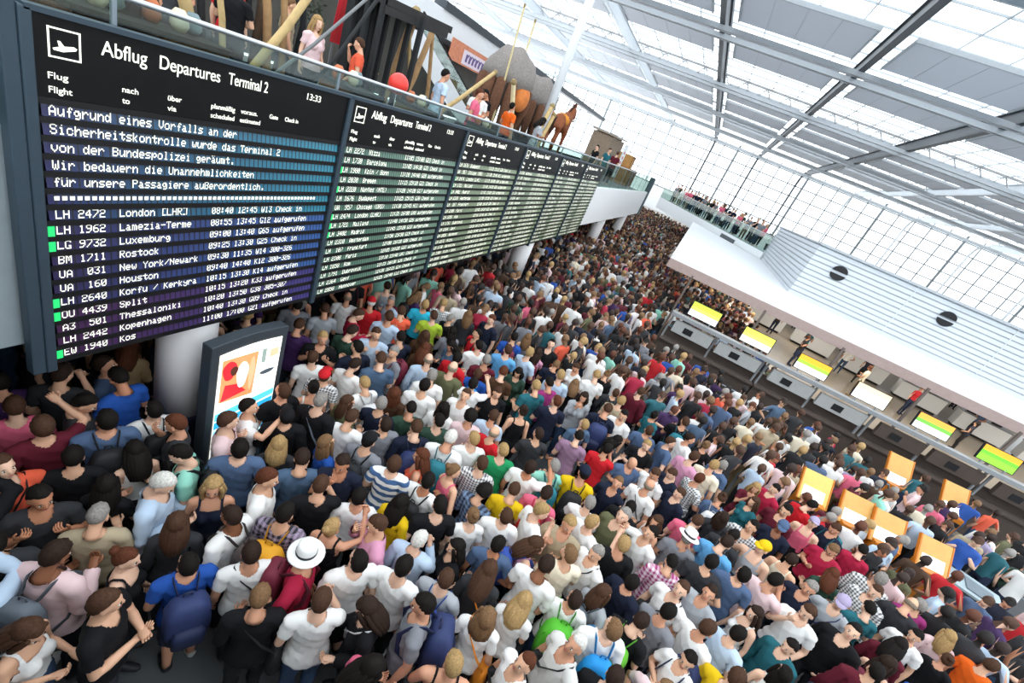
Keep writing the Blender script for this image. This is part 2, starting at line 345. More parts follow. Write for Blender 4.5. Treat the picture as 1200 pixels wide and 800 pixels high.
def flap_sheen_mat(name, left, right):  # colour steps left to right, reflections of the hall painted into the base
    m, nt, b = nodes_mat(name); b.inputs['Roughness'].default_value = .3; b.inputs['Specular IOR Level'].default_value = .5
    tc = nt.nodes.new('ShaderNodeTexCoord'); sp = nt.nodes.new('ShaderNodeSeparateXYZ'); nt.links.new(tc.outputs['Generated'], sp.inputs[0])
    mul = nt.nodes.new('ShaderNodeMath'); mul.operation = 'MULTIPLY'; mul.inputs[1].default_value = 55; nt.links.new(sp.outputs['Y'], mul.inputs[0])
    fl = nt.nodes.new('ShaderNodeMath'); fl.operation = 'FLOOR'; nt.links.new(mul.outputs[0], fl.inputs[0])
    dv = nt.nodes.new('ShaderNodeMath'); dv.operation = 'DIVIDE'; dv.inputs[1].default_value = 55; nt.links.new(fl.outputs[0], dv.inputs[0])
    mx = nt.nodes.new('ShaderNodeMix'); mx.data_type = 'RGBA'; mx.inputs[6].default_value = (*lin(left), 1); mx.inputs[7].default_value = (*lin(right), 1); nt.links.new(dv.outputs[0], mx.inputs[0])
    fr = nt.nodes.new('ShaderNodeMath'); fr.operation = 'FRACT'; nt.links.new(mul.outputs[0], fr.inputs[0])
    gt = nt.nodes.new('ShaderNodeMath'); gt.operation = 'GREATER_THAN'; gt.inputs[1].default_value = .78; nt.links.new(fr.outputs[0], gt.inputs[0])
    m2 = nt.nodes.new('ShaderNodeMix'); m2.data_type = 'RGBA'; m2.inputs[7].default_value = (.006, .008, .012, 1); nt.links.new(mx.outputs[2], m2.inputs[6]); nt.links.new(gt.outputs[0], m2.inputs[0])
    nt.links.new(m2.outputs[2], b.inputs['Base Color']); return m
FLAP1 = [flap_sheen_mat('flaps_sheen_blue', '#181b50', '#2f859c'), flap_sheen_mat('flaps_sheen_violet', '#241a48', '#38609f'), flap_sheen_mat('flaps_sheen_plum', '#3d1b44', '#443f80')]  # reflected blue, teal and purple painted into the nearest board's flaps
FLAP2 = flap_sheen_mat('flaps_glare_green', '#48705f', '#7d9a86'); FLAP3 = flap_sheen_mat('flaps_glare_olive', '#86967a', '#9dad88')  # paler greenish bases carry the glare of the far glass wall
ROWS1 = [(0, 'Aufgrund eines Vorfalls an der'), (0, 'Sicherheitskontrolle wurde das Terminal 2'), (0, 'von der Bundespolizei geräumt.'), (0, 'Wir bedauern die Unannehmlichkeiten'), (0, 'für unsere Passagiere außerordentlich.'), (0, '#' * 54),
 (0, 'LH 2472  London [LHR]     08:40 12:45 W13 Check in'), (1, 'LH 1962  Lamezia-Terme    08:55 13:45 G12 aufgerufen'), (1, 'LG 9732  Luxemburg        09:00 13:40 G65 aufgerufen'), (0, 'BM 1711  Rostock          09:25 13:30 G25 Check in'),
 (0, 'UA  031  New York/Newark  09:30 11:35 W14 300-326'), (0, 'UA  160  Houston          09:40 14:40 K12 300-326'), (1, 'LH 2640  Korfu / Kerkyra  10:15 13:30 K14 aufgerufen'), (1, 'OU 4439  Split            10:15 13:20 K33 aufgerufen'),
 (0, 'A3  501  Thessaloniki     10:20 13:50 G38 305-307'), (0, 'LH 2442  Kopenhagen       10:40 13:30 G09 Check in'), (1, 'EW 1940  Kos              11:00 17:00 G21 aufgerufen')]
ROWS2 = [(0, 'LH 2272  Nizza            11:05 15:00 G23 Check in'), (0, 'LH 1730  Barcelona        11:05 14:30 G31 Check in'), (1, 'LH 1980  Köln / Bonn      11:10 14:40 G28 aufgerufen'), (0, 'LH 2030  Bremen           11:15 15:10 G21 Check in'), (1, 'LH 2220  Nantes (NTE)     11:20 14:20 G17 aufgerufen'), (0, 'LH 1676  Budapest         11:25 15:15 G30 Check in'),
 (0, 'UA  957  Chicago (ORD)    11:30 15:45 H11 aufgerufen'), (1, 'LH 2474  London [LHR]     11:35 16:00 G40 aufgerufen'), (1, 'LH 1721  Mailand          11:40 14:50 G26 aufgerufen'), (1, 'LH 3402  Madrid           11:45 15:20 G33 aufgerufen'), (0, 'LH 2310  Amsterdam        11:50 15:50 G19 Check in'), (0, 'LH  107  Frankfurt        12:00 16:10 G08 Check in'),
 (0, 'LH 2108  Paris            12:05 16:20 G22 aufgerufen'), (0, 'LH 1858  Rom              12:10 15:40 G41 Check in'), (0, 'LH 1791  Dubrovnik        12:15 16:30 G36 Check in'), (0, 'LH 2364  Genf             12:20 16:15 G14 Check in'), (0, 'LH 2058  Hannover         12:25 16:40 G12 Check in')]
XB = -4.2; Y0 = 1.88; PITCH = (19.5 - 1.88) / 6; CW = .0477
WHICH = ['nearest the lit display, showing the German evacuation notice', 'with green glare on its rows, directly right of the evacuation notice', 'third along, two boards right of the evacuation notice', 'fourth along, above the second white column', 'fifth along, last but one before the white fascia', 'farthest along, ending at the white balcony fascia']
def plane_words(mb, text, y, z, h, wd, x):
    co, fs = words_mesh(text, h, wd); k = len(mb.v)
    mb.v += [(x + float(c[2]) + .002, y + float(c[0]), z + float(c[1])) for c in co]; mb.f += [tuple(i + k for i in q) for q in fs]; mb.m += [mb.mi] * len(fs)
def fnt(t): return t.replace('ö', 'o')
for b in range(6):
    ya = Y0 + b * PITCH; yb = ya + PITCH
    t = thing('departure_board', ('large departure board ' + WHICH[b]), 'departure board', (XB, ya, 2.43), 0, 'departure boards hung along the balcony')
    off = Vector((-XB, -ya, -2.43))
    def put(mb, name, m, parent, **k):
        mb.v = [(p[0] + off.x, p[1] + off.y, p[2] + off.z) for p in mb.v] ; return mb.build(name, m, parent, **k)
    mb = MB(); mb.box((XB - .08, ya, 2.43), (XB - .03, yb, 5.15)); mb.mi = 1
    mb.box((XB - .03, ya, 4.62), (XB, yb, 5.15))
    mb.mi = 2
    for k in range(18): z = 4.522 - .1279 * (k - 1) - .034; mb.box((XB - .03, ya, z - .022), (XB + .004, yb, z + .022))
    put(mb, 'casing', [SLAT, HEAD, SLAT], t)
    post = MB().box((XB - .085, ya - .03, 2.36), (XB + .03, ya + .04, 5.17))
    put(post, 'frame_post', FRAME, t, bevel=.01)
    if b == 0: put(MB().box((XB - .085, ya - .12, 2.36), (XB + .02, ya - .03, 5.19)), 'frame_post', FRAME, t, bevel=.01)
    put(MB().box((XB - .085, ya, 5.15), (XB + .03, yb, 5.185)), 'top_rail', FRAME, t)
    dy = ya - Y0
    for nm, s, y, z, h, wd in (('header_word', 'Abflug', 2.298, 4.985, .098, .3), ('header_word', 'Departures', 2.69, 4.985, .098, .5), ('header_word', 'Terminal 2', 3.27, 4.99, .098, .41), ('clock', '13:33', 4.17, 5.02, .065, .19)):
        mb = MB(); plane_words(mb, s, y + dy, z, h, wd, XB + .002); put(mb, nm, LETTER, t, fix=False)
    for s, y, z, h, wd in (('Flug', 1.99, 4.765, .042, .11), ('Flight', 1.99, 4.675, .042, .13), ('nach', 2.43, 4.76, .042, 0.11), ('to', 2.43, 4.68, .042, 0.05), ('über', 2.76, 4.76, .042, 0.11), ('via', 2.76, 4.68, .042, 0.07), ('planmäßig', 3.13, 4.76, .042, 0.23), ('scheduled', 3.13, 4.68, .042, 0.23), ('voraus.', 3.42, 4.76, .042, 0.18), ('estimated', 3.42, 4.68, .042, 0.22), ('Gate', 3.74, 4.76, .042, 0.10), ('Check in', 3.93, 4.76, .042, 0.17)):
        mb = MB(); plane_words(mb, s, y + dy, z, h, wd, XB + .002); put(mb, 'caption', LETTER, t, fix=False)
    mb = MB()
    for a, c in (((2.0, 4.9), (2.18, 4.91)), ((2.0, 5.075), (2.18, 5.085)), ((2.0, 4.9), (2.01, 5.085)), ((2.17, 4.9), (2.18, 5.085))): mb.box((XB, a[0] + dy, a[1]), (XB + .004, c[0] + dy, c[1]))
    pl = [(2.025, 4.958), (2.06, 4.972), (2.052, 5.008), (2.066, 5.008), (2.088, 4.98), (2.14, 4.99), (2.158, 4.982), (2.152, 4.968), (2.08, 4.945), (2.03, 4.947)]
    mb.prism([(XB, y + dy, z) for y, z in pl], (.004, 0, 0)); put(mb, 'aeroplane_pictogram', LETTER, t)
    rows = ROWS1 if b == 0 else [ROWS2[(k + 5 * (b - 1)) % 17] for k in range(17)]
    for k, (g, s) in enumerate(rows):
        zb = 4.522 - .1279 * k
        # every row of flaps leans back a little, its upper edge set deeper
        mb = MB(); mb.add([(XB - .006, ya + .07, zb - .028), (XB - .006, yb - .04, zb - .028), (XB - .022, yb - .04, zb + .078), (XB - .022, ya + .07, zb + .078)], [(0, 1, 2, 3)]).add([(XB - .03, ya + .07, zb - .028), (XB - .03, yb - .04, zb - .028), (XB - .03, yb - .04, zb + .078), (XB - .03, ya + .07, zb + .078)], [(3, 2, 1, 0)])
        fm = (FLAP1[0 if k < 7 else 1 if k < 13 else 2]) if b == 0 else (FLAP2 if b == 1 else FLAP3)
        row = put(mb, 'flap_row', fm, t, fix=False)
        col = 0
        for seg in re.split(r'(\s+)' if b == 0 else r'(\s{2,})', fnt(s)):
            if seg.strip(): mb = MB(); dots(seg, 1.985 + dy + col * CW, zb, XB - .004, CW, .074, mb); put(mb, 'lettering', LETTER, row, fix=False)
            col += len(seg)
        if g: put(MB().box((XB - .012, 1.93 + dy, zb - .012), (XB + .004, 1.972 + dy, zb + .075)), 'status_light', GREEN, t)

# ------------------------------------------------------------------ lit advertising display
t = thing('advertising_display', 'free-standing backlit advertising display with dark curved frame beside the white column', 'advertising display', (-3.92, 3.15, 0))
CASE = mat('display_frame', '#3f474e', .4, .2)
ya, yb = .0, 1.05
def slab(x0, x1, y0, y1, z0, bow, zt): return [[(x, y0 + (y1 - y0) * k / 12, zt + bow * math.sin(math.pi * k / 12)) for k in range(13)] for x in (x0, x1)]
f0, f1 = slab(-.14, .02, ya, yb, 0, .04, 2.30)
mb = MB(); mb.prism([(-.16, ya, .12)] + [(-.16, p[1], p[2]) for p in f0] + [(-.16, yb, .12)], (.16, 0, 0))
mb.build('cabinet', CASE, t, bevel=.01); MB().box((-.3, .1, 0), (.14, .95, .12)).build('base', DARKST, t, bevel=.01)
def poster_mat():
    m, nt, b = nodes_mat('poster_print'); tc = nt.nodes.new('ShaderNodeTexCoord')
    b.inputs['Base Color'].default_value = (.02, .02, .02, 1); return m
def lit(n, c, e=1.15): return mat(n, c, .4, emit=e, noise=0)
P0 = lit('poster_paper', '#f4efe2'); mb = MB(); mb.prism([(.004, .1, .32)] + [(.004, .1 + .86 * k / 10, 2.17 + .03 * math.sin(math.pi * k / 10)) for k in range(11)] + [(.004, .96, .32)], (.006, 0, 0)); sc_ = mb.build('poster', P0, t)
def patch(nm, poly, m, lift): MB().prism([(.010 + lift, y, z) for y, z in poly], (.003, 0, 0)).build(nm, m, sc_)
def blob(y, z, ry, rz, ph=0): return [(y + ry * math.cos(a) * (1 + .12 * math.sin(3 * a + ph)), z + rz * math.sin(a)) for a in [2 * math.pi * k / 18 for k in range(18)]]
patch('photo_print', [(.14, 1.45), (.60, 1.40), (.62, 2.06), (.14, 2.08)], lit('poster_warm', '#e0895a'), 0)
patch('photo_print', blob(.24, 1.9, .09, .14), lit('poster_red', '#c92a33'), .003); patch('photo_print', [(.16, 1.46), (.5, 1.5), (.36, 1.66), (.2, 1.7)], lit('poster_red', ''), .003)
patch('photo_print', blob(.42, 1.78, .08, .2), lit('poster_rose', '#f0d3cf'), .004); patch('photo_print', blob(.3, 1.88, .05, .07), lit('poster_hair', '#4a2b22'), .005); patch('photo_print', blob(.55, 1.75, .04, .26), lit('poster_skin', '#d8a27c'), .004)
patch('photo_print', [(.68, 1.86), (.74, 1.84), (.74, 2.06), (.68, 2.07)], lit('poster_grey', '#7f8f8a'), 0); patch('photo_print', [(.8, 1.9), (.93, 1.9), (.93, 2.02), (.8, 2.02)], lit('poster_tan', '#c4ad8c'), 0); patch('photo_print', blob(.79, 1.68, .11, .035), lit('poster_dark', '#3d4750'), 0)
for k in range(7):
    z = .36 + k * .135; patch('blue_print', [(.11, z), (.95, z + .06), (.95, z + .16), (.11, z + .11)], lit(['poster_sky', 'poster_aqua', 'poster_azure'][k % 3], ['#59c4ea', '#8fdcf2', '#2ea6de'][k % 3]), .001 * (k % 2))

# ------------------------------------------------------------------ check-in desks under the canopy
YC = 15.6
GRY = mat('desk_grey', '#8f9294', .45, .2); DKB = mat('desk_brown', '#4a3f38', .6, noise=.15, scale=3); DGR = mat('desk_front_grey', '#a4a5a3', .5)
for k in range(5):
    xa = .75 + k * 3.3; xb = xa + 3.26
    t = thing('check_in_desk', 'dark-fronted check-in desk with grey upper band, %s from the open end of the row' % n_label(k), 'check-in desk', (xa, YC, 0), 0, 'row of check-in desks')
    t['label'] = t['label'].replace('nearest from', 'first from')
    MB().box((0, 0, 0), (3.26, .5, 1.15)).box((0, .42, 1.15), (3.26, .5, 1.5)).build('front_panel', DKB, t, bevel=.01)
    for q, e in ((.2, 1.5), (1.7, 3.1)): MB().box((q, -.06, 1.52), (e, .1, 1.93)).build('upper_band', DGR if k < 2 else DKB, t, bevel=.01)
    MB().box((0, -.12, 1.12), (3.26, .55, 1.17)).build('desk_top', DKB, t)
    for xx in (.05, 1.6, 3.2): MB().bar((xx, .2, 0), (xx, .2, 2.02), .06).build('leg', GRY, t)
    for xx in (.8, 2.4): MB().box((xx - .25, -.075, 1.62), (xx + .05, -.06, 1.82)).build('number_plate', BLACK, t)
tag(MB().box((.7, YC - .12, 2.02), (17.4, YC + .12, 2.16)).build('header_beam', mat('beam_alu', '#a9adb0', .35, .4), bevel=.01), 'long grey beam carrying the colourful screens above the check-in desks', 'beam')
# colourful screens standing on the beam
SCR = [('#b9d23a', '#e9d95a', '#f2f4ee'), ('#dfe24e', '#e6dc62', '#f4f6ee'), ('#f0a81e', '#9ac437', '#f3f4ee'), ('#f4d9a8', '#f6efe2', '#f6f6f2'), ('#f0a23c', '#6fb243', '#eef3ea'), ('#e9a21e', '#67c02c', '#86d832')]
SN = ['lime and pale yellow screen over the first check-in desk, by the open end', 'pale yellow and white screen, second from the open end of the desks', 'orange, green and white screen, third from the open end of the desks', 'nearly white screen between two orange and green ones on the beam', 'orange and white screen with green corner, fifth from the open end of the desks', 'orange and bright green screen at the far right of the beam']
for k in range(6):
    xc = 1.62 + k * 1.76
    t = thing('information_screen', SN[k], 'screen', (xc, YC + .02, 2.2), 0, 'screens above the check-in desks')
    lean = Matrix.Rotation(math.radians(-12), 3, 'X')
    MB().box((-.5, 0, .04), (.5, .07, .54), lean, (0, 0, 0)).build('housing', BLACK, t, bevel=.01)
    for j, (za, zb, c) in enumerate(((.36, .52, 0), (.25, .36, 1), (.06, .25, 2))):
        MB().box((-.47, -.006, za), (.47, 0, zb), lean, (0, 0, 0)).build('picture_band', mat('screen_%d_%d' % (k, c), SCR[k][c], .4, emit=.6, noise=0), t)
    for xx in (-.3, .3): MB().bar((xx, .03, -.06), (xx, .03, .1), .04).build('bracket', GRY, t)
for k in range(6):
    x = .75 + k * 2.62
    tag(MB().bar((x, YC + 1.5, 0), (x, YC + 1.5, ZC - .3), .07).build('canopy_post', mat('post_brown', '#6d625b', .5)), '%s slim brown post under the canopy from its open end' % ['first', 'second', 'third', 'fourth', 'fifth', 'sixth'][k], 'post', 'slim posts holding the canopy')
# white service desks and dark cabinets further under the canopy
for k in range(7):
    x = 2.6 + k * 2.9; t = thing('service_desk', 'long white service desk deep under the canopy, %s from the open end' % n_label(k).replace('nearest', 'first'), 'desk', (x, 33. - k * .6, 0), -.1, 'white service desks under the canopy')
    MB().box((0, 0, .12), (2.3, .7, 1.0)).build('body', WHITE, t, bevel=.02); MB().box((-.03, -.03, 1.0), (2.33, .73, 1.04)).build('desk_top', GRY, t); MB().box((.2, .3, 1.04), (.65, .36, 1.36)).build('monitor', BLACK, t); MB().box((1.4, .3, 1.04), (1.85, .36, 1.36)).build('monitor', BLACK, t); MB().box((.1, .05, 0), (2.2, .65, .12)).build('plinth', BLACK, t)
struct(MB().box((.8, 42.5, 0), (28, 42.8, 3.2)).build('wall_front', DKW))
# recessed strip lights in the canopy soffit
for k in range(9):
    x = 1.2 + k * 2.3
    t = thing('strip_light', 'recessed strip light in the canopy soffit, %s from the open end' % n_label(k).replace('nearest', 'first'), 'light', (x, 18.3, ZC - .36), 0, 'strip lights in the canopy soffit')
    MB().box((-.5, -.09, 0), (.5, .09, .02)).build('lamp_housing', GRY, t); MB().box((-.46, -.07, -.012), (.46, .07, 0)).build('diffuser', mat('strip_light_glow', '#fff1da', .5, emit=6., noise=0), t)
for (x, y, p) in ((4, 24, 220), (9.5, 24, 220), (15, 24, 200), (3, 33, 180), (9, 32, 180), (21, 25, 200)):
    l = bpy.data.lights.new('canopy_lamp', 'AREA'); l.shape = 'RECTANGLE'; l.size = 4; l.size_y = 3; l.energy = p; l.color = (1, .92, .8); lo = bpy.data.objects.new('canopy_lamp', l); COL.objects.link(lo); lo.location = (x, y, ZC - .4)

# ------------------------------------------------------------------ orange check-in machines among the crowd
ORG = mat('machine_orange', '#c8761f', .5, noise=.08); TANP = mat('machine_panel', '#d3a35a', .5, noise=.08)
MK = [(5.06, 10.44, 1.45), (5.93, 10.39, 1.45), (6.59, 10.36, 1.45), (7.5, 10.3, 1.45), (8.1, 14.1, 1.64), (9.55, 14.1, 1.64)]
ML = ['leftmost of the row in the crowd', 'second of the row in the crowd', 'third of the row in the crowd', 'rightmost, nearest the luggage desk', 'close to the desks, beside steel barriers', 'close to the desks, farthest right']
for k, (x, y, h) in enumerate(MK):
    t = thing('check_in_machine', 'orange check-in machine with bright white screen, ' + ML[k], 'check-in machine', (x, y, 0), math.radians(8), 'orange check-in machines')
    MB().box((-.26, -.2, 0), (.26, .2, .95)).build('pedestal', ORG, t, bevel=.015)
    tilt = Matrix.Rotation(math.radians(-38), 3, 'X')
    MB().box((-.32, -.03, .85), (.32, .03, h + .1), tilt, (0, 0, .95)).build('console', TANP if k else mat('machine_yellow', '#d8bf66', .5), t, bevel=.01)
    for q in (-.35, .32): MB().box((q, -.035, .84), (q + .03, .035, h + .11), tilt, (0, 0, .95)).build('side_rim', ORG, t)
    MB().box((-.26, -.045, .93), (.22, -.03, 1.18), tilt, (0, 0, .95)).build('display', lit('machine_screen', '#fbfbff', .8), t)
    MB().box((-.2, -.24, .7), (.2, -.2, .82)).build('card_slot', BLACK, t)
t = thing('luggage_desk', 'pale grey luggage desk beside the person in red at the right', 'desk', (8.38, 10.55, 0), math.radians(-20))
MB().box((-.45, -.35, 0), (.45, .35, .9)).build('body', mat('lug_desk', '#6f7b80', .5), t, bevel=.02); MB().box((-.55, -.42, .9), (.55, .42, .96)).build('desk_top', mat('lug_top', '#a9b9be', .4), t, bevel=.01); MB().box((-.1, -.3, .96), (.4, .2, .99)).build('scale_plate', STEEL, t)
for k, (x, y, rz) in enumerate(((7.2, 13.2, .5), (8.6, 13.0, .2), (10.6, 12.2, -.3), (4.6, 14.2, .1), (3.2, 14.4, 0))):
    t = thing('queue_barrier', ['steel tube queue barrier in front of the desks, beside the orange machine', 'steel tube queue barrier behind the person in purple', 'steel tube queue barrier at the far right of the crowd', 'steel tube queue barrier below the fourth check-in screen', 'steel tube queue barrier below the third check-in screen'][k], 'barrier', (x, y, 0), rz, 'steel queue barriers')
    MB().tube([(-.6, 0, .02), (-.6, 0, .95), (-.5, 0, 1.05), (.5, 0, 1.05), (.6, 0, .95), (.6, 0, .02)], .022, 8).build('frame', STEEL, t, smooth=True)
    MB().tube([(-.6, 0, .55), (.6, 0, .55)], .018, 8).build('cross_tube', STEEL, t, smooth=True)
    for s in (-.6, .6): MB().box((s - .05, -.25, 0), (s + .05, .25, .025)).build('foot', DARKST, t)

# ------------------------------------------------------------------ exhibition on the balcony (floor 4.2)
ZB = 4.2
PALE = mat('peeled_pole', '#b99f6e', .8, noise=.18, scale=9); TANW = mat('tan_plank', '#a5835a', .8, noise=.2, scale=9); BLKW = mat('charred_wood', '#1e2022', .8, noise=.2); GREYP = mat('grey_strut', '#6d6f70', .6)
def pole(lab, p, q, r, m, name='timber_pole', cat='pole', extra=None):
    p = Vector(p); q = Vector(q); mid = (p + q) / 2 + Vector((.03, .05, 0))
    r *= .68; t = thing(name, lab, cat, p, 0)
    mb = MB().tube([(0, 0, 0), mid - p, q - p], [r, r * .95, r * .85], 10); mb.build('shaft', m, t, smooth=True)
    MB().tube([(q - p) * .985, (q - p)], [r * 1.15, r * 1.15], 10).build('rope_binding', mat('rope', '#8d7b55', .9), t)
    MB().tube([(0, 0, 0), (q - p) * .02], [r * 1.2, r * 1.2], 10).build('foot_collar', DARKST, t)
pole('thick curved pale pole, first above the left end of the nearest departure board', (-5.6, 4.16, ZB), (-5.6, 3.35, 6.6), .1, PALE)
pole('thin upright pale pole just right of the thick curved pole', (-5.8, 4.5, ZB), (-5.8, 4.1, 6.6), .055, PALE)
pole('thick pale pole leaning strongly to the right above the nearest board', (-6, 4.45, ZB), (-6, 6.25, 6.9), .085, PALE)
pole('brownish post behind the strongly leaning pole', (-8, 7.0, ZB), (-8, 6.5, 7), .11, TANW); pole('second brownish post behind the strongly leaning pole', (-8, 7.3, ZB), (-8, 6.9, 7), .09, TANW)
pole('straight grey strut slanting up towards the red flag', (-6.2, 4.7, ZB), (-6.2, 7.4, 6.75), .04, GREYP, 'metal_strut'); pole('black strut slanting up to the roof of the dark timber cage', (-6.5, 6.0, ZB), (-6.5, 7.75, 6.7), .05, BLKW, 'metal_strut')
pole('tan post standing close to the right flank of the dark cage', (-8, 10.0, ZB), (-8, 10.7, 6.85), .17, TANW); pole('tan beam leaning inward beneath the cage roof', (-8, 10.7, ZB), (-8, 11.55, 6.8), .12, TANW)
pole('upright tan post at the outer end of the cage roof', (-8, 12.2, ZB), (-8, 11.5, 6.75), .08, TANW); pole('thin pale pole crossing the tan posts under the cage roof', (-7.8, 11.1, ZB), (-7.8, 10.3, 6.6), .06, PALE)
pole('long pale pole leaning right between the cage and the grey domes', (-8, 11.6, ZB), (-8, 15.4, 6.6), .1, PALE)
pole('whitish upright pole in front of the first grey dome', (-6.9, 16.1, ZB), (-6.9, 14.6, 6.5), .12, mat('whitish_pole', '#d8c79c', .7, noise=.1)); pole('pale crossing pole in front of the second grey dome', (-6.4, 15.9, ZB), (-6.4, 17.2, 6.4), .13, PALE); pole('other pale crossing pole in front of the second grey dome', (-6.25, 16.1, ZB), (-6.25, 17.3, 6.15), .12, PALE)
pole('first of two thin yellowish rods rising above the first grey dome', (-8, 16.3, ZB), (-8, 15.9, 8.7), .05, mat('yellow_rod', '#c9b98a', .7)); pole('second thin yellowish rod rising above the first grey dome', (-8, 17.2, ZB), (-8, 17.0, 8.6), .05, MATS['yellow_rod'])
# dark timber cage with a plank roof
t = thing('timber_cage', 'dark timber cage of upright slats under a plank roof on the balcony', 'exhibit', (-7.5, 9.05, ZB))
for k in range(8):
    MB().box((-.5, -.5 + k * .135, 0), (-.42, -.40 + k * .135, 2.5)).build('slat', BLKW, t)
for k in range(3): MB().box((-.4 + k * .35, -.52, 0), (-.3 + k * .35, -.45, 2.5)).build('slat', BLKW, t)
for k in range(4): MB().box((-.4 + k * .3, .5, 0), (-.3 + k * .3, .58, 2.5)).build('slat', BLKW, t)
MB().prism([(.4, -.5, 2.35), (.4, 1.9, 2.52), (-.9, 1.9, 2.52), (-.9, -.5, 2.35)], (0, 0, .14)).prism([(.42, -.5, 2.2), (.42, 1.75, 2.38), (.34, 1.75, 2.38), (.34, -.5, 2.2)], (0, 0, .14)).build('plank_roof', WOODD, t)
MB().box((-.55, -.55, 0), (.45, .6, .12)).build('base_frame', BLKW, t)
t = thing('timber_screen', 'screen of dark upright trunks behind the leaning poles on the balcony', 'screen', (-9.2, 3.6, ZB)); ts = random.Random(9)
for k in range(26):
    y = k * .2 + ts.uniform(-.05, .05); MB().tube([(ts.uniform(-.2, .2), y, 0), (ts.uniform(-.2, .2), y + ts.uniform(-.08, .08), 1.4), (ts.uniform(-.2, .2), y + ts.uniform(-.15, .15), 2.9)], [.05 + ts.random() * .03] * 3, 8).build('trunk', [WOODD, BLKW, mat('bark_brown', '#54412f', .9, noise=.3)][k % 3], t, smooth=True)
MB().box((-.06, -.1, .3), (.06, 5.2, .42)).build('tie_beam', BLKW, t)
# red banner on a staff, red ball
t = thing('banner', 'red banner on a staff left of the dark cage', 'flag', (-9, 9.5, ZB)); MB().tube([(0, -.1, 0), (0, -.1, 2.9)], .03, 8).build('staff', GREYP, t)
mb = MB(); rg = []
for k in range(9): y = -.08 + k * .08; rg.append([(.04 * math.sin(k), y, 2.75), (.04 * math.sin(k) + .012, y, 2.75), (.04 * math.sin(k + 1) + .012, y - .15, 1.35), (.04 * math.sin(k + 1), y - .15, 1.35)])
mb.rings(rg).build('cloth', mat('banner_red', '#c3222c', .8), t)
t = thing('balloon', 'round red balloon just behind the balcony rail', 'balloon', (-5.5, 7.35, 5.4)); MB().ball((0, 0, 0), .17, 16, 12).build('skin', mat('balloon_red', '#e23c33', .4), t, smooth=True); MB().tube([(0, 0, -.17), (0, .02, -1.15)], .006, 6).build('string', WHITE, t)
# two shaggy domes with orange drapes, brown flanks
def dome(name, y, s, lab):
    t = thing(name, lab, 'exhibit', (-8.3, y, ZB + .55)); rr = random.Random(int(y))
    G = mat('shaggy_grey', '#8c8580', .95, noise=.3, scale=22); B = mat('shaggy_brown', '#6d4a36', .95, noise=.35, scale=18); O = mat('orange_drape', '#d9803f', .8, noise=.2)
    mb = MB(); mb.ball((0, 0, 1.95 * s), (1.0 * s, 1.05 * s, 1.15 * s), 26, 14, lambda d: (1 + .05 * math.sin(9 * d.x + 5 * d.y) + rr.uniform(-.025, .025)) if d.z > -.2 else .8)
    mb.build('crown', G, t, smooth=True)
    for k in range(14):
        a = 2 * math.pi * k / 14
        if abs(math.cos(a) - 1) < .25: continue
        x0 = .95 * s * math.cos(a); y0 = 1.0 * s * math.sin(a)
        MB().tube([(x0, y0, 1.85 * s), (x0 * 1.03, y0 * 1.03, 1.2 * s), (x0 * .8, y0 * .8, .2)], [(.2 * s, .1), (.22 * s, .11), (.1, .06)], 8).build('shaggy_flank', B, t, smooth=True)
    MB().ball((.72 * s, 0, 1.55 * s), (.3 * s, .5 * s, .5 * s), 16, 10).build('orange_drape', O, t, smooth=True)
    MB().box((-.7 * s, -.7 * s, 0), (.7 * s, .7 * s, .3)).build('plinth', BLKW, t)
dome('grey_dome', 17.1, .95, 'tall shaggy grey dome with orange front and brown flanks on the balcony'); dome('grey_dome', 20.4, .86, 'lower shaggy grey dome with orange stripe, right of the taller one')
# brown horse figure with a white nose
t = thing('horse_figure', 'brown horse figure with white muzzle and orange saddle cloth on the balcony', 'horse', (-8, 23.4, ZB + .55)); t.scale = (1.25, 1.25, 1.25)
HB = mat('horse_brown', '#8a4a26', .7, noise=.2); HM = mat('horse_mane', '#3a2318', .9); HW = mat('horse_white', '#eee6da', .7)
def skin_mesh(name, pts, edges, rad, m, parent, root=0):
    me = bpy.data.meshes.new(name); me.from_pydata(pts, edges, []); o = bpy.data.objects.new(name, me); COL.objects.link(o)
    o.modifiers.new('skin', 'SKIN'); o.modifiers.new('smooth', 'SUBSURF').levels = 2
    for k, sv in enumerate(me.skin_vertices[0].data): sv.radius = rad[k] if isinstance(rad[k], tuple) else (rad[k], rad[k]); sv.use_root = k == root
    dg = bpy.context.evaluated_depsgraph_get(); m2 = bpy.data.meshes.new_from_object(o.evaluated_get(dg)); bpy.data.objects.remove(o); m2.materials.clear(); m2.materials.append(m); m2.name = name
    o = bpy.data.objects.new(name, m2); COL.objects.link(o); o.parent = parent
    m2.polygons.foreach_set('use_smooth', [True] * len(m2.polygons)); return o
HP = [(0, 0, 1.12), (0, -.45, 1.15), (0, .45, 1.18), (0, .72, 1.45), (0, .92, 1.75), (0, 1.12, 1.62), (0, 1.3, 1.42)]
HE = [(0, 1), (0, 2), (2, 3), (3, 4), (4, 5), (5, 6)]; HR = [.27, .28, .27, .19, .14, .12, .08]
for sx in (-.15, .15):
    k = len(HP); HP += [(sx, .48, .85), (sx, .5, .5), (sx, .48, .12), (sx, .52, .03)]; HE += [(2, k), (k, k+1), (k+1, k+2), (k+2, k+3)]; HR += [.12, .07, .05, .06]
    k = len(HP); HP += [(sx, -.5, .9), (sx, -.42, .68), (sx, -.6, .42), (sx, -.56, .1), (sx, -.5, .03)]; HE += [(1, k), (k, k+1), (k+1, k+2), (k+2, k+3), (k+3, k+4)]; HR += [.15, .09, .06, .05, .06]
skin_mesh('body', HP, HE, HR, HB, t)
MB().ball((0, 1.33, 1.38), (.085, .12, .1), 12, 8).build('muzzle', HW, t, smooth=True)
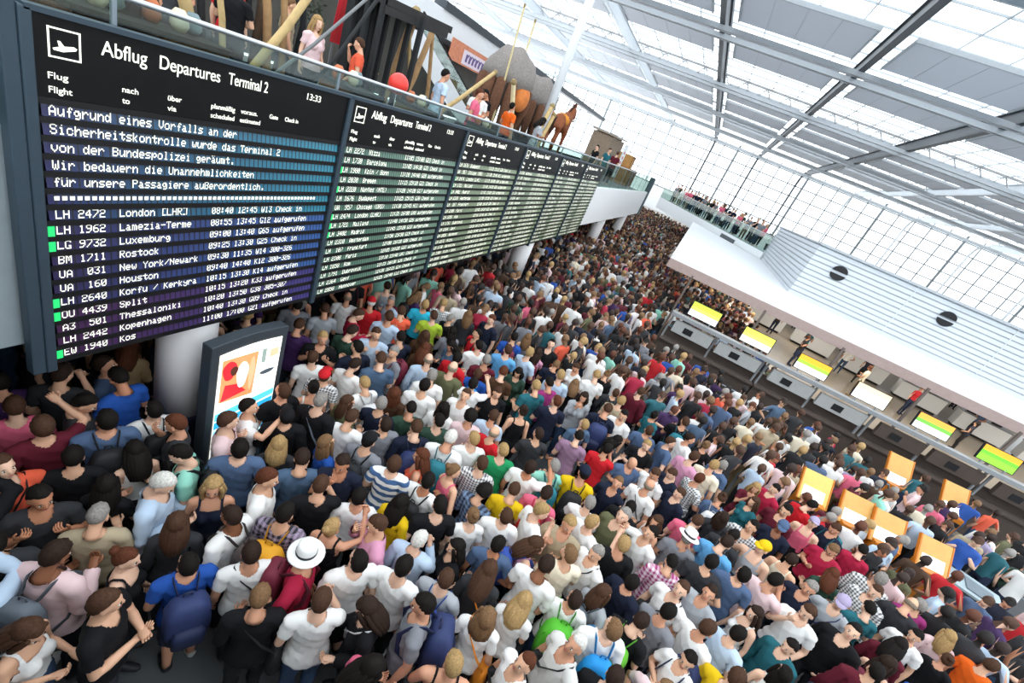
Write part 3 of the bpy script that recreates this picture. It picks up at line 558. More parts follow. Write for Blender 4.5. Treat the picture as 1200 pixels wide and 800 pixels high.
mb = MB()
for k in range(7): mb.ball((0, .58 + k * .06, 1.5 + k * .06), (.04, .09, .12), 8, 6)
mb.build('mane', HM, t, smooth=True); MB().tube([(0, -.72, 1.2), (0, -.85, 1.0), (0, -.82, .6)], [.05, .07, .03], 8).build('tail', HM, t, smooth=True)
for s in (-1, 1): MB().tube([(s * .06, .9, 1.84), (s * .07, .9, 1.97)], [.035, .012], 8).build('ear', HB, t, smooth=True)
MB().ball((0, 0, 1.22), (.31, .3, .22), 16, 8).build('saddle_cloth', mat('saddle_orange', '#d98a2b', .8, noise=.1), t, smooth=True)
tag(MB().box((-8.7, 15.2, ZB), (-7.2, 25.4, ZB + .42)).box((-8.75, 15.1, ZB + .42), (-7.15, 25.5, ZB + .55)).build('display_platform', mat('platform_grey', '#4b4a4c', .7), bevel=.01), 'long dark grey platform under the shaggy domes and the horse', 'platform')
# timber wall, sign board and crates at the far end
t = thing('plank_wall', 'weathered grey-brown plank hut right of the horse on the balcony', 'hut', (-6.9, 29.6, ZB))
for k in range(8): MB().box((-.6, -1.8 + k * .45, 0), (.6, -1.38 + k * .45, 2.35 + .05 * (k % 3))).build('plank', mat('weathered_plank', '#8b7a68', .85, noise=.2, scale=10), t)
MB().prism([(.7, -1.9, 2.4), (.7, 1.9, 2.5), (-.7, 1.9, 2.5), (-.7, -1.9, 2.4)], (0, 0, .08)).build('roof', mat('weathered_roof', '#9b8d7c', .85), t)
t = thing('sign_board', 'tall white sign board with red marks beside the plank hut', 'sign', (-6.2, 32.3, ZB))
MB().box((-.05, -.55, .3), (.0, .55, 2.4)).build('board', WHITE, t, bevel=.005); mb = MB()
for k in range(5): mb.box((.0, -.15, .6 + k * .3), (.008, .12 + .05 * (k % 2), .78 + k * .3))
mb.build('red_marks', mat('sign_red', '#c9475a', .6), t); MB().box((-.06, -.05, 0), (-.02, .05, .4)).build('post', GREYP, t)
for k, (y, z, s, c) in enumerate(((34.2, ZB, 1.5, '#b07b45'), (36.0, ZB, 1.55, '#8f5a3a'), (34.5, ZB + 1.15, 1.1, '#b98a50'))):
    t = thing('wooden_crate', ['light orange-brown wooden crate beside the white sign board', 'darker red-brown wooden crate at the balcony end', 'smaller light wooden crate, topmost of the stack'][k], 'crate', (-6.4, y, z), 0, 'crates at the end of the balcony')
    M_ = mat('crate_%d' % k, c, .8, noise=.15); h = 1.15 if k < 2 else .8
    MB().box((-s/2, -s/2, 0), (s/2, s/2, h)).build('body', M_, t, bevel=.01)
    for q in (-1, 1): MB().box((s/2, q * s * .42 - .06, 0), (s/2 + .03, q * s * .42 + .06, h)).build('batten', mat('crate_batten', '#7d5732', .8), t)
    MB().box((s/2, -s/2, h - .14), (s/2 + .035, s/2, h)).build('batten', MATS['crate_batten'], t)
# upper escalator, shop banner and potted greenery behind
t = thing('escalator', 'white-sided escalator rising behind the exhibition', 'escalator', (-14, 22, ZB))
MB().prism([(0, -3.6, 2.9), (0, -2.6, 2.95), (0, 3.2, .6), (0, 3.2, 0), (0, 2.4, 0), (0, -3.0, 2.2), (0, -3.6, 2.2)], (.12, 0, 0)).build('side_panel', WHITE, t); MB().prism([(.02, -2.6, 2.95), (.02, -2.6, 3.6), (.02, 3.2, 1.3), (.02, 3.2, .6)], (.03, 0, 0)).build('glass_side', pane_mat('green_glass', (.7, .86, .8), .85), t); MB().tube([(.04, -2.8, 3.65), (.04, 3.2, 1.32)], .05, 8).build('handrail', BLACK, t)
t = thing('shop_banner', 'pink and orange shop banner high behind the domes', 'banner', (-14, 24.2, 6.9)); MB().box((0, -2.4, -.15), (.06, 2.4, .75)).build('cloth', mat('banner_orange', '#d98b6a', .8, noise=.2), t); mb = MB()
for k in range(6): mb.box((.06, -.9 + k * .35, .05), (.075, -.72 + k * .35, .4)); mb.bar((.066, -.9 + k * .35, .1), (.066, -.6 + k * .35, .42), .012, .08)
mb.mi = 1; mb.box((.06, -1.2, -.08), (.066, 1.9, .55)); mb.build('lettering', [mat('sign_violet', '#6b5a8a', .7), mat('sign_pale', '#e3d3dd', .7)], t)
tr = random.Random(5)
def greenery(lab, x, y, h, n, name='potted_tree'):
    t = thing(name, lab, 'plant', (x, y, ZB)); mb = MB()
    for k in range(n):
        a = tr.uniform(0, 6.28); r = tr.uniform(0, .55) ; z = tr.uniform(h * .35, h); p = Vector((r*math.cos(a), r*math.sin(a), z)); q = p + Vector((tr.uniform(-.2, .2), tr.uniform(-.2, .2), tr.uniform(-.05, .2)))
        sd = Vector((tr.uniform(-1, 1), tr.uniform(-1, 1), tr.uniform(-.3, .3))).normalized() * .045
        mb.add([p, (p + q)/2 + sd, q, (p + q)/2 - sd], [(0, 1, 2, 3)])
    mb.build('foliage', mat('leaf_green', '#3d4a35', .7, noise=.3, scale=20), t, fix=False); MB().tube([(0, 0, .3), (.03, 0, h * .8)], [.05, .025], 8).build('trunk', mat('bark', '#4d3f33', .9), t, smooth=True); MB().lathe([(.22, 0), (.28, .45), (.25, .45), (.24, .38)], 16).build('pot', mat('plant_pot', '#3c3c3f', .6), t, smooth=False)
for k in range(5): greenery('dark leafy tree behind the poles, %s from the left' % n_label(k).replace('nearest', 'first'), -11.2 - 1.0 * (k % 2), 4.6 + k * 1.5, 3.4, 520)
for k in range(7): 
    f = .1 + k * .125; p = ga + gd * ((gb - ga).length * f) + gn * 2.2; ZBs = ZB; ZB = 3.95; greenery('leafy plant on the far white gallery, %s from its left end' % n_label(k).replace('nearest', 'first'), p.x, p.y, 1.75, 160, 'potted_plant'); ZB = ZBs
# stalls with goods right behind the rail above the nearest board
for k, (y, c, cn) in enumerate(((2.9, '#5d3a22', 'dark brown'), (3.6, '#a3662f', 'orange-brown'), (6.1, '#6a4526', 'brown'), (7.9, '#7d6a50', 'tan'), (10.6, '#54605a', 'grey-green'))):
    t = thing('display_counter', '%s wooden display counter behind the balcony glass, %s from the left' % (cn, n_label(k).replace('nearest', 'first')), 'counter', (-5.35, y, ZB), 0, 'counters behind the balcony glass')
    MB().box((-.3, -.33, .05), (.3, .33, .92)).build('body', mat('counter_%d' % k, c, .7, noise=.2), t, bevel=.01); MB().box((-.34, -.36, .92), (.34, .36, .97)).build('counter_top', WOODD, t, bevel=.005); MB().box((-.26, -.3, 0), (.26, .3, .05)).build('plinth', BLKW, t)
    for j in range(3): 
        MB().lathe([(.05, 0), (.085, .06), (.07, .16), (.04, .2)], 12, (-.1 + .1 * (j % 2), -.2 + j * .2, .97)).build('jar', mat('jar_%d' % j, ['#b5653a', '#d6c9ae', '#6d7f83'][j], .5), t, smooth=True)

# people that show largest: x y yaw scale shirt sleeve hair style lower bag
TABLE = """
-0.55 2.02 318 0.97 rose t bk L dk -
0.03 2.45 17 0.98 black k bl s dk -
-1.19 2.18 41 0.98 white t br s denim -
-1.60 1.92 40 0.94 black l lb s black sb-black
-0.81 2.42 123 0.97 black l db L black sb-white
-2.37 1.25 308 0.99 black t br s dk -
-0.44 2.66 113 1.04 grey t bk s dk bp-navy
-2.64 0.91 297 0.91 white k br L denim tote
-1.59 2.39 294 1.00 crimson t br h dk bp-maroon
0.56 2.85 127 0.97 white t rd r dk sb-black
-1.98 2.16 51 0.95 white t db s dk sb-black
-1.22 2.66 49 1.01 white t bk s skirt-black -
-2.31 1.82 61 0.93 blue t bk s shorts-navy bp-navy
-0.83 2.87 2 1.00 white t bk s dk -
0.08 3.03 6 0.97 white t lb C skirt-black sb-orange
-2.69 1.57 306 0.91 black k rd b skirt-black -
-0.44 3.11 359 0.94 ltgrey t br s khakishorts bp-blue
-3.07 0.78 79 0.97 ltblue l gy s dk -
-2.96 1.22 19 0.99 palepink l db s dk bp-grey
-1.67 2.84 10 0.95 black k bl b skirt-black -
-2.40 2.30 97 0.96 white l db s dk bp-brown
-2.08 2.60 16 0.98 plaidbw l bk s dk bp-yellow
0.92 3.24 129 1.03 offwhite t wh r dk sb-black
-1.31 3.10 137 1.00 pink l br s dk -
-2.71 2.00 45 0.91 dkgrey l br L dk -
0.34 3.40 0 0.93 white t bl C dk -
-0.91 3.29 2 0.94 ltblue l wh s denim -
-0.12 3.43 10 0.96 dkgrey l br L dk sb-orange
-3.15 1.62 45 0.94 beige t gy r khaki -
1.38 3.26 348 0.98 black t db s dk -
-3.38 1.09 60 0.95 dkgrey l bk s dk -
-0.54 3.55 129 0.91 black l bk L dk -
-2.07 3.04 42 1.01 black t br r dk -
-2.51 2.74 305 1.02 white t rd s denim -
-2.83 2.43 227 0.95 navy k bl L dk -
-3.11 2.08 305 1.02 ltblue l wh s denim -
-1.74 3.32 33 0.93 white t bk s dk -
-1.35 3.55 350 0.94 yellow l bk L dk -
-0.95 3.72 38 1.02 black t bk s denim -
0.37 3.82 353 1.03 white t db s dk -
-0.18 3.86 16 0.94 steel t bk s denim -
-3.59 1.47 244 0.97 dkgrey t bk s dk -
1.23 3.69 15 1.03 white t lb s denim bp-sky
0.81 3.84 6 0.95 white t db s denim bp-green
-3.47 1.88 31 0.91 black t bk L dk -
-3.82 1.08 80 1.00 black l bk s dk -
1.90 3.54 139 0.94 palepink t lb s denim -
-0.60 3.99 35 0.94 white t lb b dk -
-2.49 3.20 45 0.98 denim l db s dk -
-2.15 3.47 211 1.01 navy t db s dk -
-3.29 2.48 142 0.99 mint t bk s dk bp-black
-3.01 2.84 45 1.03 steel t bk s dk -
0.14 4.16 303 0.94 pink k br L dk bp-blue
-1.28 3.99 355 0.98 white t bk s dk bp-black
0.58 4.22 25 1.01 cream t lb s dk -
-1.73 3.90 15 1.01 stripe t br s dk -
-4.04 1.45 265 0.98 coral t br s dk sb-black
-0.29 4.29 16 0.96 white t br s dk -
-3.67 2.25 78 0.92 white k bk L dk sb-black
-3.89 1.85 56 0.95 black t bk s dk -
1.10 4.17 321 0.92 ltgrey t br L dk bp-grey
1.53 4.03 335 0.96 black t db s navy bp-lime
-2.91 3.28 38 0.91 dkgrey t bl C dk -
-0.70 4.42 343 0.92 plaidblue l bk A dk -
-2.55 3.68 330 0.94 blue t lb L dk -
-2.19 3.96 3 1.00 grey t bk c-black dk bp-black
-3.69 2.66 138 1.00 dkgrey t rd s dk -
0.04 4.56 304 1.02 white t bl s dk -
-3.43 3.02 310 1.01 palepink t br s dk -
-1.15 4.42 335 0.95 rose k lb b dk -
2.14 4.05 138 0.93 white t bk s dk bp-navy
-1.58 4.32 115 0.96 coral k rd L dk -
0.88 4.55 139 0.99 white t gy r denim sb-black
0.43 4.63 179 1.03 beige t bl s dk -
-4.10 2.23 65 1.03 steel t bk s dk bp-black
-4.32 1.84 79 1.02 maroon t br s dk -
-4.48 1.42 37 0.99 black t bk s dk -
1.82 4.37 325 0.98 grey t bk s dk -
1.39 4.52 322 0.96 navy t bk s dk -
-0.37 4.73 14 0.94 yellow t br s dk -
-3.18 3.62 41 0.97 black l bk c-black dk -
2.59 4.07 320 1.01 yellow t br s dk -
-0.92 4.80 15 0.97 check l br s dk -
-2.64 4.13 12 0.98 white t br s dk -
-3.55 3.42 319 0.96 white t bk s dk -
-4.14 2.69 74 0.94 white t bk s dk bp-black
-2.28 4.40 48 0.99 grey t db s dk -
-1.46 4.74 13 1.03 white l wh s dk bp-teal
0.01 4.99 358 0.97 rose t db s dk bp-red
0.71 4.96 320 1.00 white t bl s dk -
-1.91 4.63 43 0.99 navy l br s dk bp-navy
2.28 4.48 310 0.99 white t br s denim -
1.15 4.90 9 1.00 black l bl s dk -
-4.52 2.22 324 0.99 dkgrey t bk s dk -
-3.05 4.01 8 1.03 black l gy r dk sb-grey
-4.78 1.85 69 0.96 rose t br s dk -
1.94 4.79 141 0.99 white t br s dk sb-black
-3.55 3.87 75 0.99 black t br s dk -
-0.35 5.25 357 1.00 white t db s dk -
-1.24 5.13 36 0.98 white t bl s dk -
-4.57 2.64 97 1.04 blue t bk s dk -
-0.80 5.22 28 1.00 green t bl r dk -
-2.95 4.46 344 0.92 olive l br L dk -
-1.81 5.07 39 0.97 dkgreen l bk s dk -
-2.59 4.73 13 0.96 navy t gy s dk -
0.59 5.38 356 0.94 white t gy s dk -
2.67 4.71 316 0.97 ltblue t bk s dk -
1.03 5.34 144 1.03 olive t gy s dk -
-4.95 2.29 38 1.02 dkgrey t db s dk -
-3.40 4.27 46 0.95 white k bk b dk -
-2.25 5.01 41 0.94 dkgreen l bk s dk -
1.84 5.23 6 0.93 plaidpink l bk s dk -
-5.22 1.93 90 0.95 purple t bk s dk -
-0.08 5.61 29 0.97 mint t gy s dk bp-teal
2.34 5.10 146 0.95 ltgrey t db s dk -
1.47 5.47 141 0.97 white t bk s dk -
-1.10 5.56 342 0.95 red t ba r dk -
-5.01 2.75 317 0.97 steel t db s dk -
3.26 4.70 356 0.92 white k bk L dk -
-3.01 4.90 74 0.96 white t bl s dk bp-white
0.34 5.74 8 1.02 yellow t bk c-navy dk bp-black
-2.67 5.17 19 0.93 brown l rd L dk -
-1.96 5.48 15 0.94 white l bk L dk -
-1.55 5.61 25 0.94 palepink l bk A dk -
-3.55 4.65 13 0.94 check t br c-red dk sb-black
1.14 5.79 338 0.94 black l bk s dk -
-2.38 5.47 18 1.03 white t bk s dk -
2.32 5.55 0 1.01 dkgrey t bk s dk -
-3.42 5.05 2 0.99 white t db s dk -
3.00 5.32 118 0.92 white k db L denim -
-1.30 5.98 15 0.93 ltblue t br s dk -
3.84 4.77 137 0.98 navy l br L khaki -
1.57 5.91 129 0.91 white k br C dk -
-5.28 3.12 48 0.93 tan l rd L dk -
-0.54 6.13 31 0.96 dkgrey t db s dk -
3.41 5.13 130 0.93 teal l bk s dk -
2.01 5.85 355 0.95 grey t gy h dk -
0.86 6.15 162 0.94 navy t lb s dk -
-1.86 5.94 177 0.98 white t br s dk -
-3.97 4.83 51 0.93 white t br s dk -
2.76 5.70 350 1.02 steel t bk s black -
-3.21 5.45 47 1.03 denim t br s dk -
-2.50 5.90 30 0.99 white t gy s dk -
-5.91 2.55 343 0.96 dkgrey t bl L navy -
-5.29 3.76 57 0.96 brown t bl L khaki -
-0.97 6.45 31 0.97 black k db b black -
-4.92 4.30 243 0.97 dkgrey k bk L black bp-navy
-3.67 5.43 64 1.02 navy t bk s dk -
2.51 6.08 333 1.02 sky t db s denim -
1.32 6.47 334 0.97 white t ba r dk sb-black
2.11 6.29 337 0.97 rose t br s dk -
0.02 6.67 8 0.96 mauve t bk s dk -
3.18 5.87 324 1.04 palepink t bk s denim -
-1.94 6.39 15 0.98 white t bk s dk -
-4.20 5.23 213 0.99 black t bl s dk -
-2.37 6.32 6 1.03 olive l ba r dk -
3.65 5.73 148 1.02 white t br s denim -
-3.32 5.96 158 0.98 grey t gy s denim bp-maroon
-1.56 6.66 212 0.93 black t br s dk -
-5.99 3.34 75 0.93 brown t bk r dk -
0.53 6.84 357 0.94 red t bk s dk -
-2.82 6.28 32 0.98 ltblue l ba r dk -
-5.44 4.24 66 0.97 brown k br s navy -
-4.64 5.15 29 0.99 purple t br s dk -
-6.29 2.90 92 0.93 navy t bk C khaki -
-4.05 5.67 0 1.03 dkgreen t db s dk -
4.42 5.42 347 1.00 maroon l bk s dk -
0.98 6.93 199 0.95 steel t ba r dk -
2.69 6.49 333 0.96 dkgrey t bk s dk bp-grey
-5.85 3.94 43 0.94 brown k bk s denim -
-5.27 4.77 21 0.97 purple t bl b black -
1.86 6.87 130 0.93 navy t br s dk -
-2.07 6.82 19 0.95 blue t br s dk bp-sky
1.42 7.01 149 0.95 white t br s dk sb-black
-0.61 7.14 25 1.03 navy t rd r dk -
-3.82 6.07 213 1.01 ltblue t br s dk -
4.22 5.82 139 1.03 black l bk s dk -
-2.51 6.74 349 1.01 red l bk s dk -
-6.75 2.51 73 0.94 maroon k bk L denim -
-0.02 7.24 39 0.93 denim t bl s navy -
3.13 6.53 152 1.01 ltgrey k bl c-yellow denim -
-1.71 7.09 23 1.02 brown t rd s dk -
3.77 6.24 139 1.02 navy t gy s dk -
-1.05 7.23 46 1.03 teal t bl s dk -
-3.12 6.62 25 0.94 brown l rd L dk -
-3.53 6.42 57 0.99 navy l bk s dk -
2.58 6.93 4 0.93 dkgrey t db L dk -
0.60 7.42 311 0.89 dkgrey t bk C black -
-6.84 3.06 33 0.96 dkgrey k bl s khaki -
1.72 7.34 137 0.93 navy t br s dk -
4.77 5.84 306 0.94 black k db L khaki bp-maroon
-5.78 4.87 158 0.92 black t gy C denim bp-grey
-2.14 7.27 30 0.99 maroon t gy s dk -
3.02 6.97 157 0.99 check t bk s dk -
4.23 6.34 151 1.02 ltgrey t br c-lilac denim sb-navy
-6.46 4.05 40 1.02 black t rd s khaki -
3.65 6.79 322 0.95 cream k db s denim -
-0.91 7.66 52 1.01 magenta t bk s dk -
-4.88 5.99 56 0.96 ltgrey t br s dk -
-6.85 3.60 68 1.02 black l bl s black -
-4.48 6.31 322 1.00 crimson l br s denim -
1.14 7.67 175 0.95 black t bl s dk -
-5.26 5.73 42 0.96 grey t bk s dk -
-7.29 2.78 81 0.96 dkgrey t db r black -
-6.26 4.67 61 0.91 dkgrey l bk s navy -
2.14 7.52 304 0.96 check t rd s dk -
2.57 7.39 352 0.93 steel t br b dk bp-white
0.24 7.84 8 1.03 navy t br s dk bp-navy
-2.87 7.30 158 0.93 denim t bk L navy -
-1.57 7.70 189 0.94 dkgreen l bk C dk -
-3.42 7.08 34 0.94 brown l br L dk -
5.33 5.79 308 0.95 blue t br s denim -
-4.09 6.78 24 1.01 ltblue t br s dk -
-0.26 8.03 198 0.97 ltgrey l db C denim -
-5.90 5.46 155 0.92 purple t bk s navy -
5.03 6.28 330 0.96 maroon l bk L dk -
-2.53 7.68 47 0.97 white t bk s dk -
4.74 6.62 5 0.98 teal t bk s dk -
1.96 7.92 318 1.03 pink t br s dk -
-0.86 8.13 26 1.03 ltblue t bl s dk -
0.56 8.17 169 0.98 white t bk s dk -
-2.02 7.99 15 1.02 sky t br s dk -
3.57 7.46 163 0.99 navy t bk c-steel dk -
-7.62 3.23 100 0.98 black t bk s denim -
-4.14 7.24 47 0.99 coral t br s dk -
4.39 7.10 356 0.92 dkgreen t rd L dk -
1.11 8.28 4 0.94 steel t br s dk -
-4.66 6.95 43 0.99 red t wh c-red dk -
-5.62 6.21 29 0.89 navy k gy L khaki -
-3.19 7.75 48 0.93 grey l bk L dk -
-6.91 4.79 63 0.94 brown t br s denim bp-black
1.56 8.27 298 0.94 steel t br s dk -
2.37 8.11 335 1.00 cream t bl s dk -
-5.09 6.79 36 0.94 white t ba r dk -
-6.46 5.56 217 0.98 purple l bk L black -
-1.67 8.37 336 1.02 ltblue t bl s dk -
-0.55 8.53 21 0.90 black t lb L denim -
-7.44 4.24 257 0.94 black t wh s denim -
3.22 7.95 125 0.91 teal t br L dk -
4.90 7.05 133 1.03 check l br r dk -
-3.70 7.77 30 0.99 lime t br s dk -
0.41 8.60 350 0.99 beige t bl s dk -
-2.80 8.15 148 0.96 red t bk r navy bp-black
5.45 6.76 134 0.95 white t bk s dk -
3.67 7.91 140 1.03 maroon t bk s dk -
-6.28 6.09 57 0.92 brown t db s khaki -
6.11 6.30 318 0.90 grey t lb b denim -
-7.90 3.87 91 0.91 maroon k br s denim -
4.44 7.62 144 1.01 crimson t lb s black -
-1.12 8.78 5 0.93 navy t lb s denim -
-5.78 6.71 31 0.90 black t db L denim -
-7.41 4.88 359 0.94 black t br s black -
2.62 8.50 318 0.95 steel t gy s dk -
1.90 8.70 305 0.98 white t db r denim -
-4.68 7.66 173 0.91 ltblue t gy s denim bp-maroon
-3.54 8.26 338 0.92 black t gy s black -
-4.09 8.01 28 1.00 cyan t bl s dk -
-0.26 9.01 25 1.02 white t bl s dk -
5.08 7.46 333 1.04 check l gy s dk -
3.26 8.42 189 0.93 maroon t bl L dk -
5.45 7.21 334 1.03 dkgrey t ba r dk -
5.96 6.80 319 0.88 black t br b navy -
-1.61 8.91 14 0.92 pink t db L dk bp-maroon
-8.41 3.36 38 0.91 black t db c-navy navy bp-teal
-2.21 8.80 22 0.98 blue t bk s denim bp-maroon
1.17 9.08 319 0.92 teal t bk b dk -
-5.47 7.36 228 1.02 black t br s dk bp-maroon
-6.86 6.10 353 0.97 navy l bk s dk -
0.24 9.17 10 0.90 dkgrey l br s navy bp-grey
-8.03 4.45 195 0.97 brown t gy s black -
-7.31 5.56 179 0.98 maroon l db s dk -
-0.72 9.22 156 0.94 white t br b dk -
4.28 8.25 156 0.95 rose k br c-lilac skirt-black -
-8.47 3.88 122 0.90 black t lb L navy -
-6.24 6.94 343 0.97 navy t db s dk bp-black
-7.90 5.01 46 0.96 black t br L dk -
2.31 9.07 353 0.90 black t lb b dk -
-2.88 8.93 161 1.02 navy t rd s dk -
3.64 8.68 127 0.96 crimson t bk s dk -
-3.38 8.78 21 0.94 dkgrey l lb L khaki -
1.76 9.25 359 0.99 black t br s navy bp-teal
-3.94 8.56 32 0.97 check t bl s dk -
5.77 7.52 354 0.97 magenta t gy s dk -
-6.71 6.73 55 0.97 maroon t bk s black bp-maroon
-1.50 9.40 181 1.00 black t bk s denim -
6.15 7.28 351 0.92 palepink l bl L dk -
6.51 7.00 302 0.98 orange t br s dk -
-5.12 8.07 46 0.93 ltgrey k db s dk -
-4.58 8.42 337 0.92 purple t lb L khaki bp-black
4.70 8.41 130 0.99 navy t br s dk bp-teal
-0.10 9.66 7 0.93 black l lb b dk -
-7.51 6.11 47 0.94 purple t br s denim -
0.72 9.66 349 0.95 maroon l br s navy -
-2.07 9.46 14 0.89 grey k lb L dk -
4.26 8.71 304 0.99 red t bk s dk -
-7.88 5.66 34 0.91 dkgrey t bk L black bp-grey
-6.24 7.44 149 0.91 dkgrey t lb s dk -
5.13 8.25 347 0.95 crimson t bk s dk -
"""
FARROWS = """
6.58 7.44 dkgrey
6.24 7.73 black
3.49 9.36 ltblue
4.69 8.85 red
3.92 9.23 palepink
4.35 9.15 black
5.50 8.52 black
-5.13 8.79 mint
-4.77 9.07 white
5.19 8.85 white
6.65 7.92 black
7.00 7.63 ltblue
3.60 9.80 white
4.03 9.67 palepink
5.75 8.89 ltblue
5.53 9.29 ltgrey
4.32 10.12 beige
7.40 8.39 purple
6.52 9.15 brown
6.17 9.44 steel
7.09 9.23 red
7.57 9.06 steel
5.39 11.27 white
6.59 11.27 white
7.24 10.90 ltblue
6.03 11.93 lilac
8.22 11.04 blue
8.45 11.44 beige
6.50 12.72 teal
6.94 12.63 navy
8.38 12.24 navy
9.04 12.00 lilac
8.55 12.83 purple
8.37 13.87 teal
9.82 14.13 blue
10.33 14.18 coral
"""
D0 = 10.545
# ------------------------------------------------------------------ people: one continuous body per pose, clothes drawn off the body
def cap_between(p, a, b):
    ab = b - a; t = np.clip(((p - a) @ ab) / (ab @ ab), 0, 1); return np.linalg.norm(p - (a + t[:, None] * ab), axis=1), t
def remesh(mb, vox):
    me = mb.mesh('core'); o = bpy.data.objects.new('core', me); COL.objects.link(o)
    m = o.modifiers.new('r', 'REMESH'); m.mode = 'VOXEL'; m.voxel_size = vox
    s = o.modifiers.new('s', 'SMOOTH'); s.iterations = 4; s.factor = .5
    dg = bpy.context.evaluated_depsgraph_get(); m2 = bpy.data.meshes.new_from_object(o.evaluated_get(dg)); bpy.data.objects.remove(o); bpy.data.meshes.remove(me); return m2
def arrays(me):
    n = len(me.vertices); co = np.empty(n*3, np.float32); me.vertices.foreach_get('co', co); no = np.empty(n*3, np.float32); me.vertices.foreach_get('normal', no)
    f = np.array([tuple(p.vertices) if len(p.vertices) == 4 else tuple(p.vertices) + (p.vertices[-1],) for p in me.polygons], np.int64)
    return co.reshape(n, 3).astype(float), no.reshape(n, 3).astype(float), f
def from_arrays(name, co, f, target, mats=1):
    """New mesh from the used vertices, decimated to about TARGET faces."""
    used = np.unique(f); mp = np.full(len(co), -1); mp[used] = np.arange(len(used)); fs = [tuple(dict.fromkeys(mp[q])) for q in f]
    me = bpy.data.meshes.new(name); me.from_pydata([tuple(p) for p in co[used]], [], [q for q in fs if len(q) > 2]); me.update()
    k = target / max(1, len(fs) * 2)
    if k < .95:
        o = bpy.data.objects.new('d', me); COL.objects.link(o); d = o.modifiers.new('d', 'DECIMATE'); d.ratio = k
        dg = bpy.context.evaluated_depsgraph_get(); m2 = bpy.data.meshes.new_from_object(o.evaluated_get(dg)); bpy.data.objects.remove(o); bpy.data.meshes.remove(me); me = m2; me.name = name
    me.polygons.foreach_set('use_smooth', [True] * len(me.polygons)); return me
def hand(mb, wrist, d, palm, side, curl):
    """Palm, four jointed fingers and a thumb; d along the hand, palm = normal the fingers curl towards."""
    d = Vector(d).normalized(); n = (Vector(palm) - d * Vector(palm).dot(d)).normalized(); w = d.cross(n) * side; wr = Vector(wrist)
    mb.tube([wr - d * .02, wr + d * .03, wr + d * .085], [(.028, .02), (.04, .017), (.038, .014)], 8, ref=n)
    for i, (o, L) in enumerate(((.03, .068), (.011, .078), (-.009, .073), (-.028, .058))):
        b = wr + d * .085 + w * o; q = Quaternion(d.cross(n), curl); d1 = q @ d; d2 = q @ d1
        mb.tube([b, b + d1 * L * .5, b + d1 * L * .5 + d2 * L * .5], [.0088, .008, .0068], 6)
    b = wr + d * .03 + w * .034; t1 = (d * .6 + w * .7 + n * .35).normalized(); mb.tube([b, b + t1 * .035, b + t1 * .035 + (d * .9 + n * .4).normalized() * .03], [.0115, .0105, .0085], 6)
POSES = {  # elbows and wrists (right side; left mirrored unless given), head pitch/yaw in degrees, lean, foot offsets
 'rest': dict(R=((.25, -.03, 1.13), (.26, .05, .88)), L=((.25, -.03, 1.13), (.26, .05, .88)), head=(8, 0), curl=.45),
 'phone': dict(R=((.24, .0, 1.14), (.09, .26, 1.22)), L=((.25, -.02, 1.13), (.16, .22, 1.08)), head=(28, -6), curl=.8),
 'fold': dict(R=((.26, .05, 1.15), (.02, .2, 1.16)), L=((.26, .05, 1.14), (.04, .23, 1.2)), head=(5, 18), curl=.4),
 'face': dict(R=((.24, .13, 1.2), (.09, .2, 1.47)), L=((.26, -.04, 1.13), (.2, .14, .97)), head=(12, -15), curl=.8),
 'hips': dict(R=((.36, -.1, 1.16), (.2, .05, 1.02)), L=((.25, -.03, 1.13), (.26, .06, .88)), head=(0, -25), curl=.5),
 'strap': dict(R=((.27, .03, 1.14), (.14, .15, 1.33)), L=((.27, .03, 1.14), (.15, .15, 1.31)), head=(4, 22), curl=1.0),
 'look': dict(R=((.26, -.05, 1.13), (.29, .03, .88)), L=((.27, -.02, 1.14), (.17, .2, 1.02)), head=(-14, 10), curl=.5),
 'raise': dict(R=((.34, .17, 1.42), (.2, .33, 1.6)), L=((.25, -.03, 1.13), (.25, .08, .9)), head=(-10, -5), curl=.9),
 'lean': dict(R=((.27, .16, 1.18), (.2, .4, 1.08)), L=((.27, .16, 1.18), (.2, .4, 1.08)), head=(22, 0), curl=.9, lean=26),
}
HEADP = Vector((0, 0, 1.53))
class Body: pass
def head_shapes(mb, q, fem):
    """Skull, jaw, nose, brow, ears and neck, turned by q about the neck pivot."""
    def T(p): return HEADP + q @ (Vector(p))
    sub = MB(); sub.ball((0, .0, .125), (.074, .094, .1), 20, 14); sub.ball((0, .035, .065), (.054, .06, .07), 16, 10); sub.ball((0, .062, .022), (.03, .03, .024), 10, 8)
    sub.tube([(0, .092, .115), (0, .108, .085), (0, .112, .073)], [.011, .014, .013], 8); sub.ball((0, .086, .128), (.05, .014, .012), 10, 6)
    for s in (-1, 1): sub.ball((s * .077, -.004, .088), (.011, .022, .032), 8, 6); sub.ball((s * .034, .072, .075), (.024, .02, .022), 8, 6)
    sub.tube([(0, -.02, -.08), (0, -.012, .0), (0, .005, .07)], [(.06, .06), (.052, .054), (.05, .055)] if not fem else [(.05, .052), (.044, .046), (.044, .05)], 14)
    mb.add([T(p) for p in sub.v], sub.f)
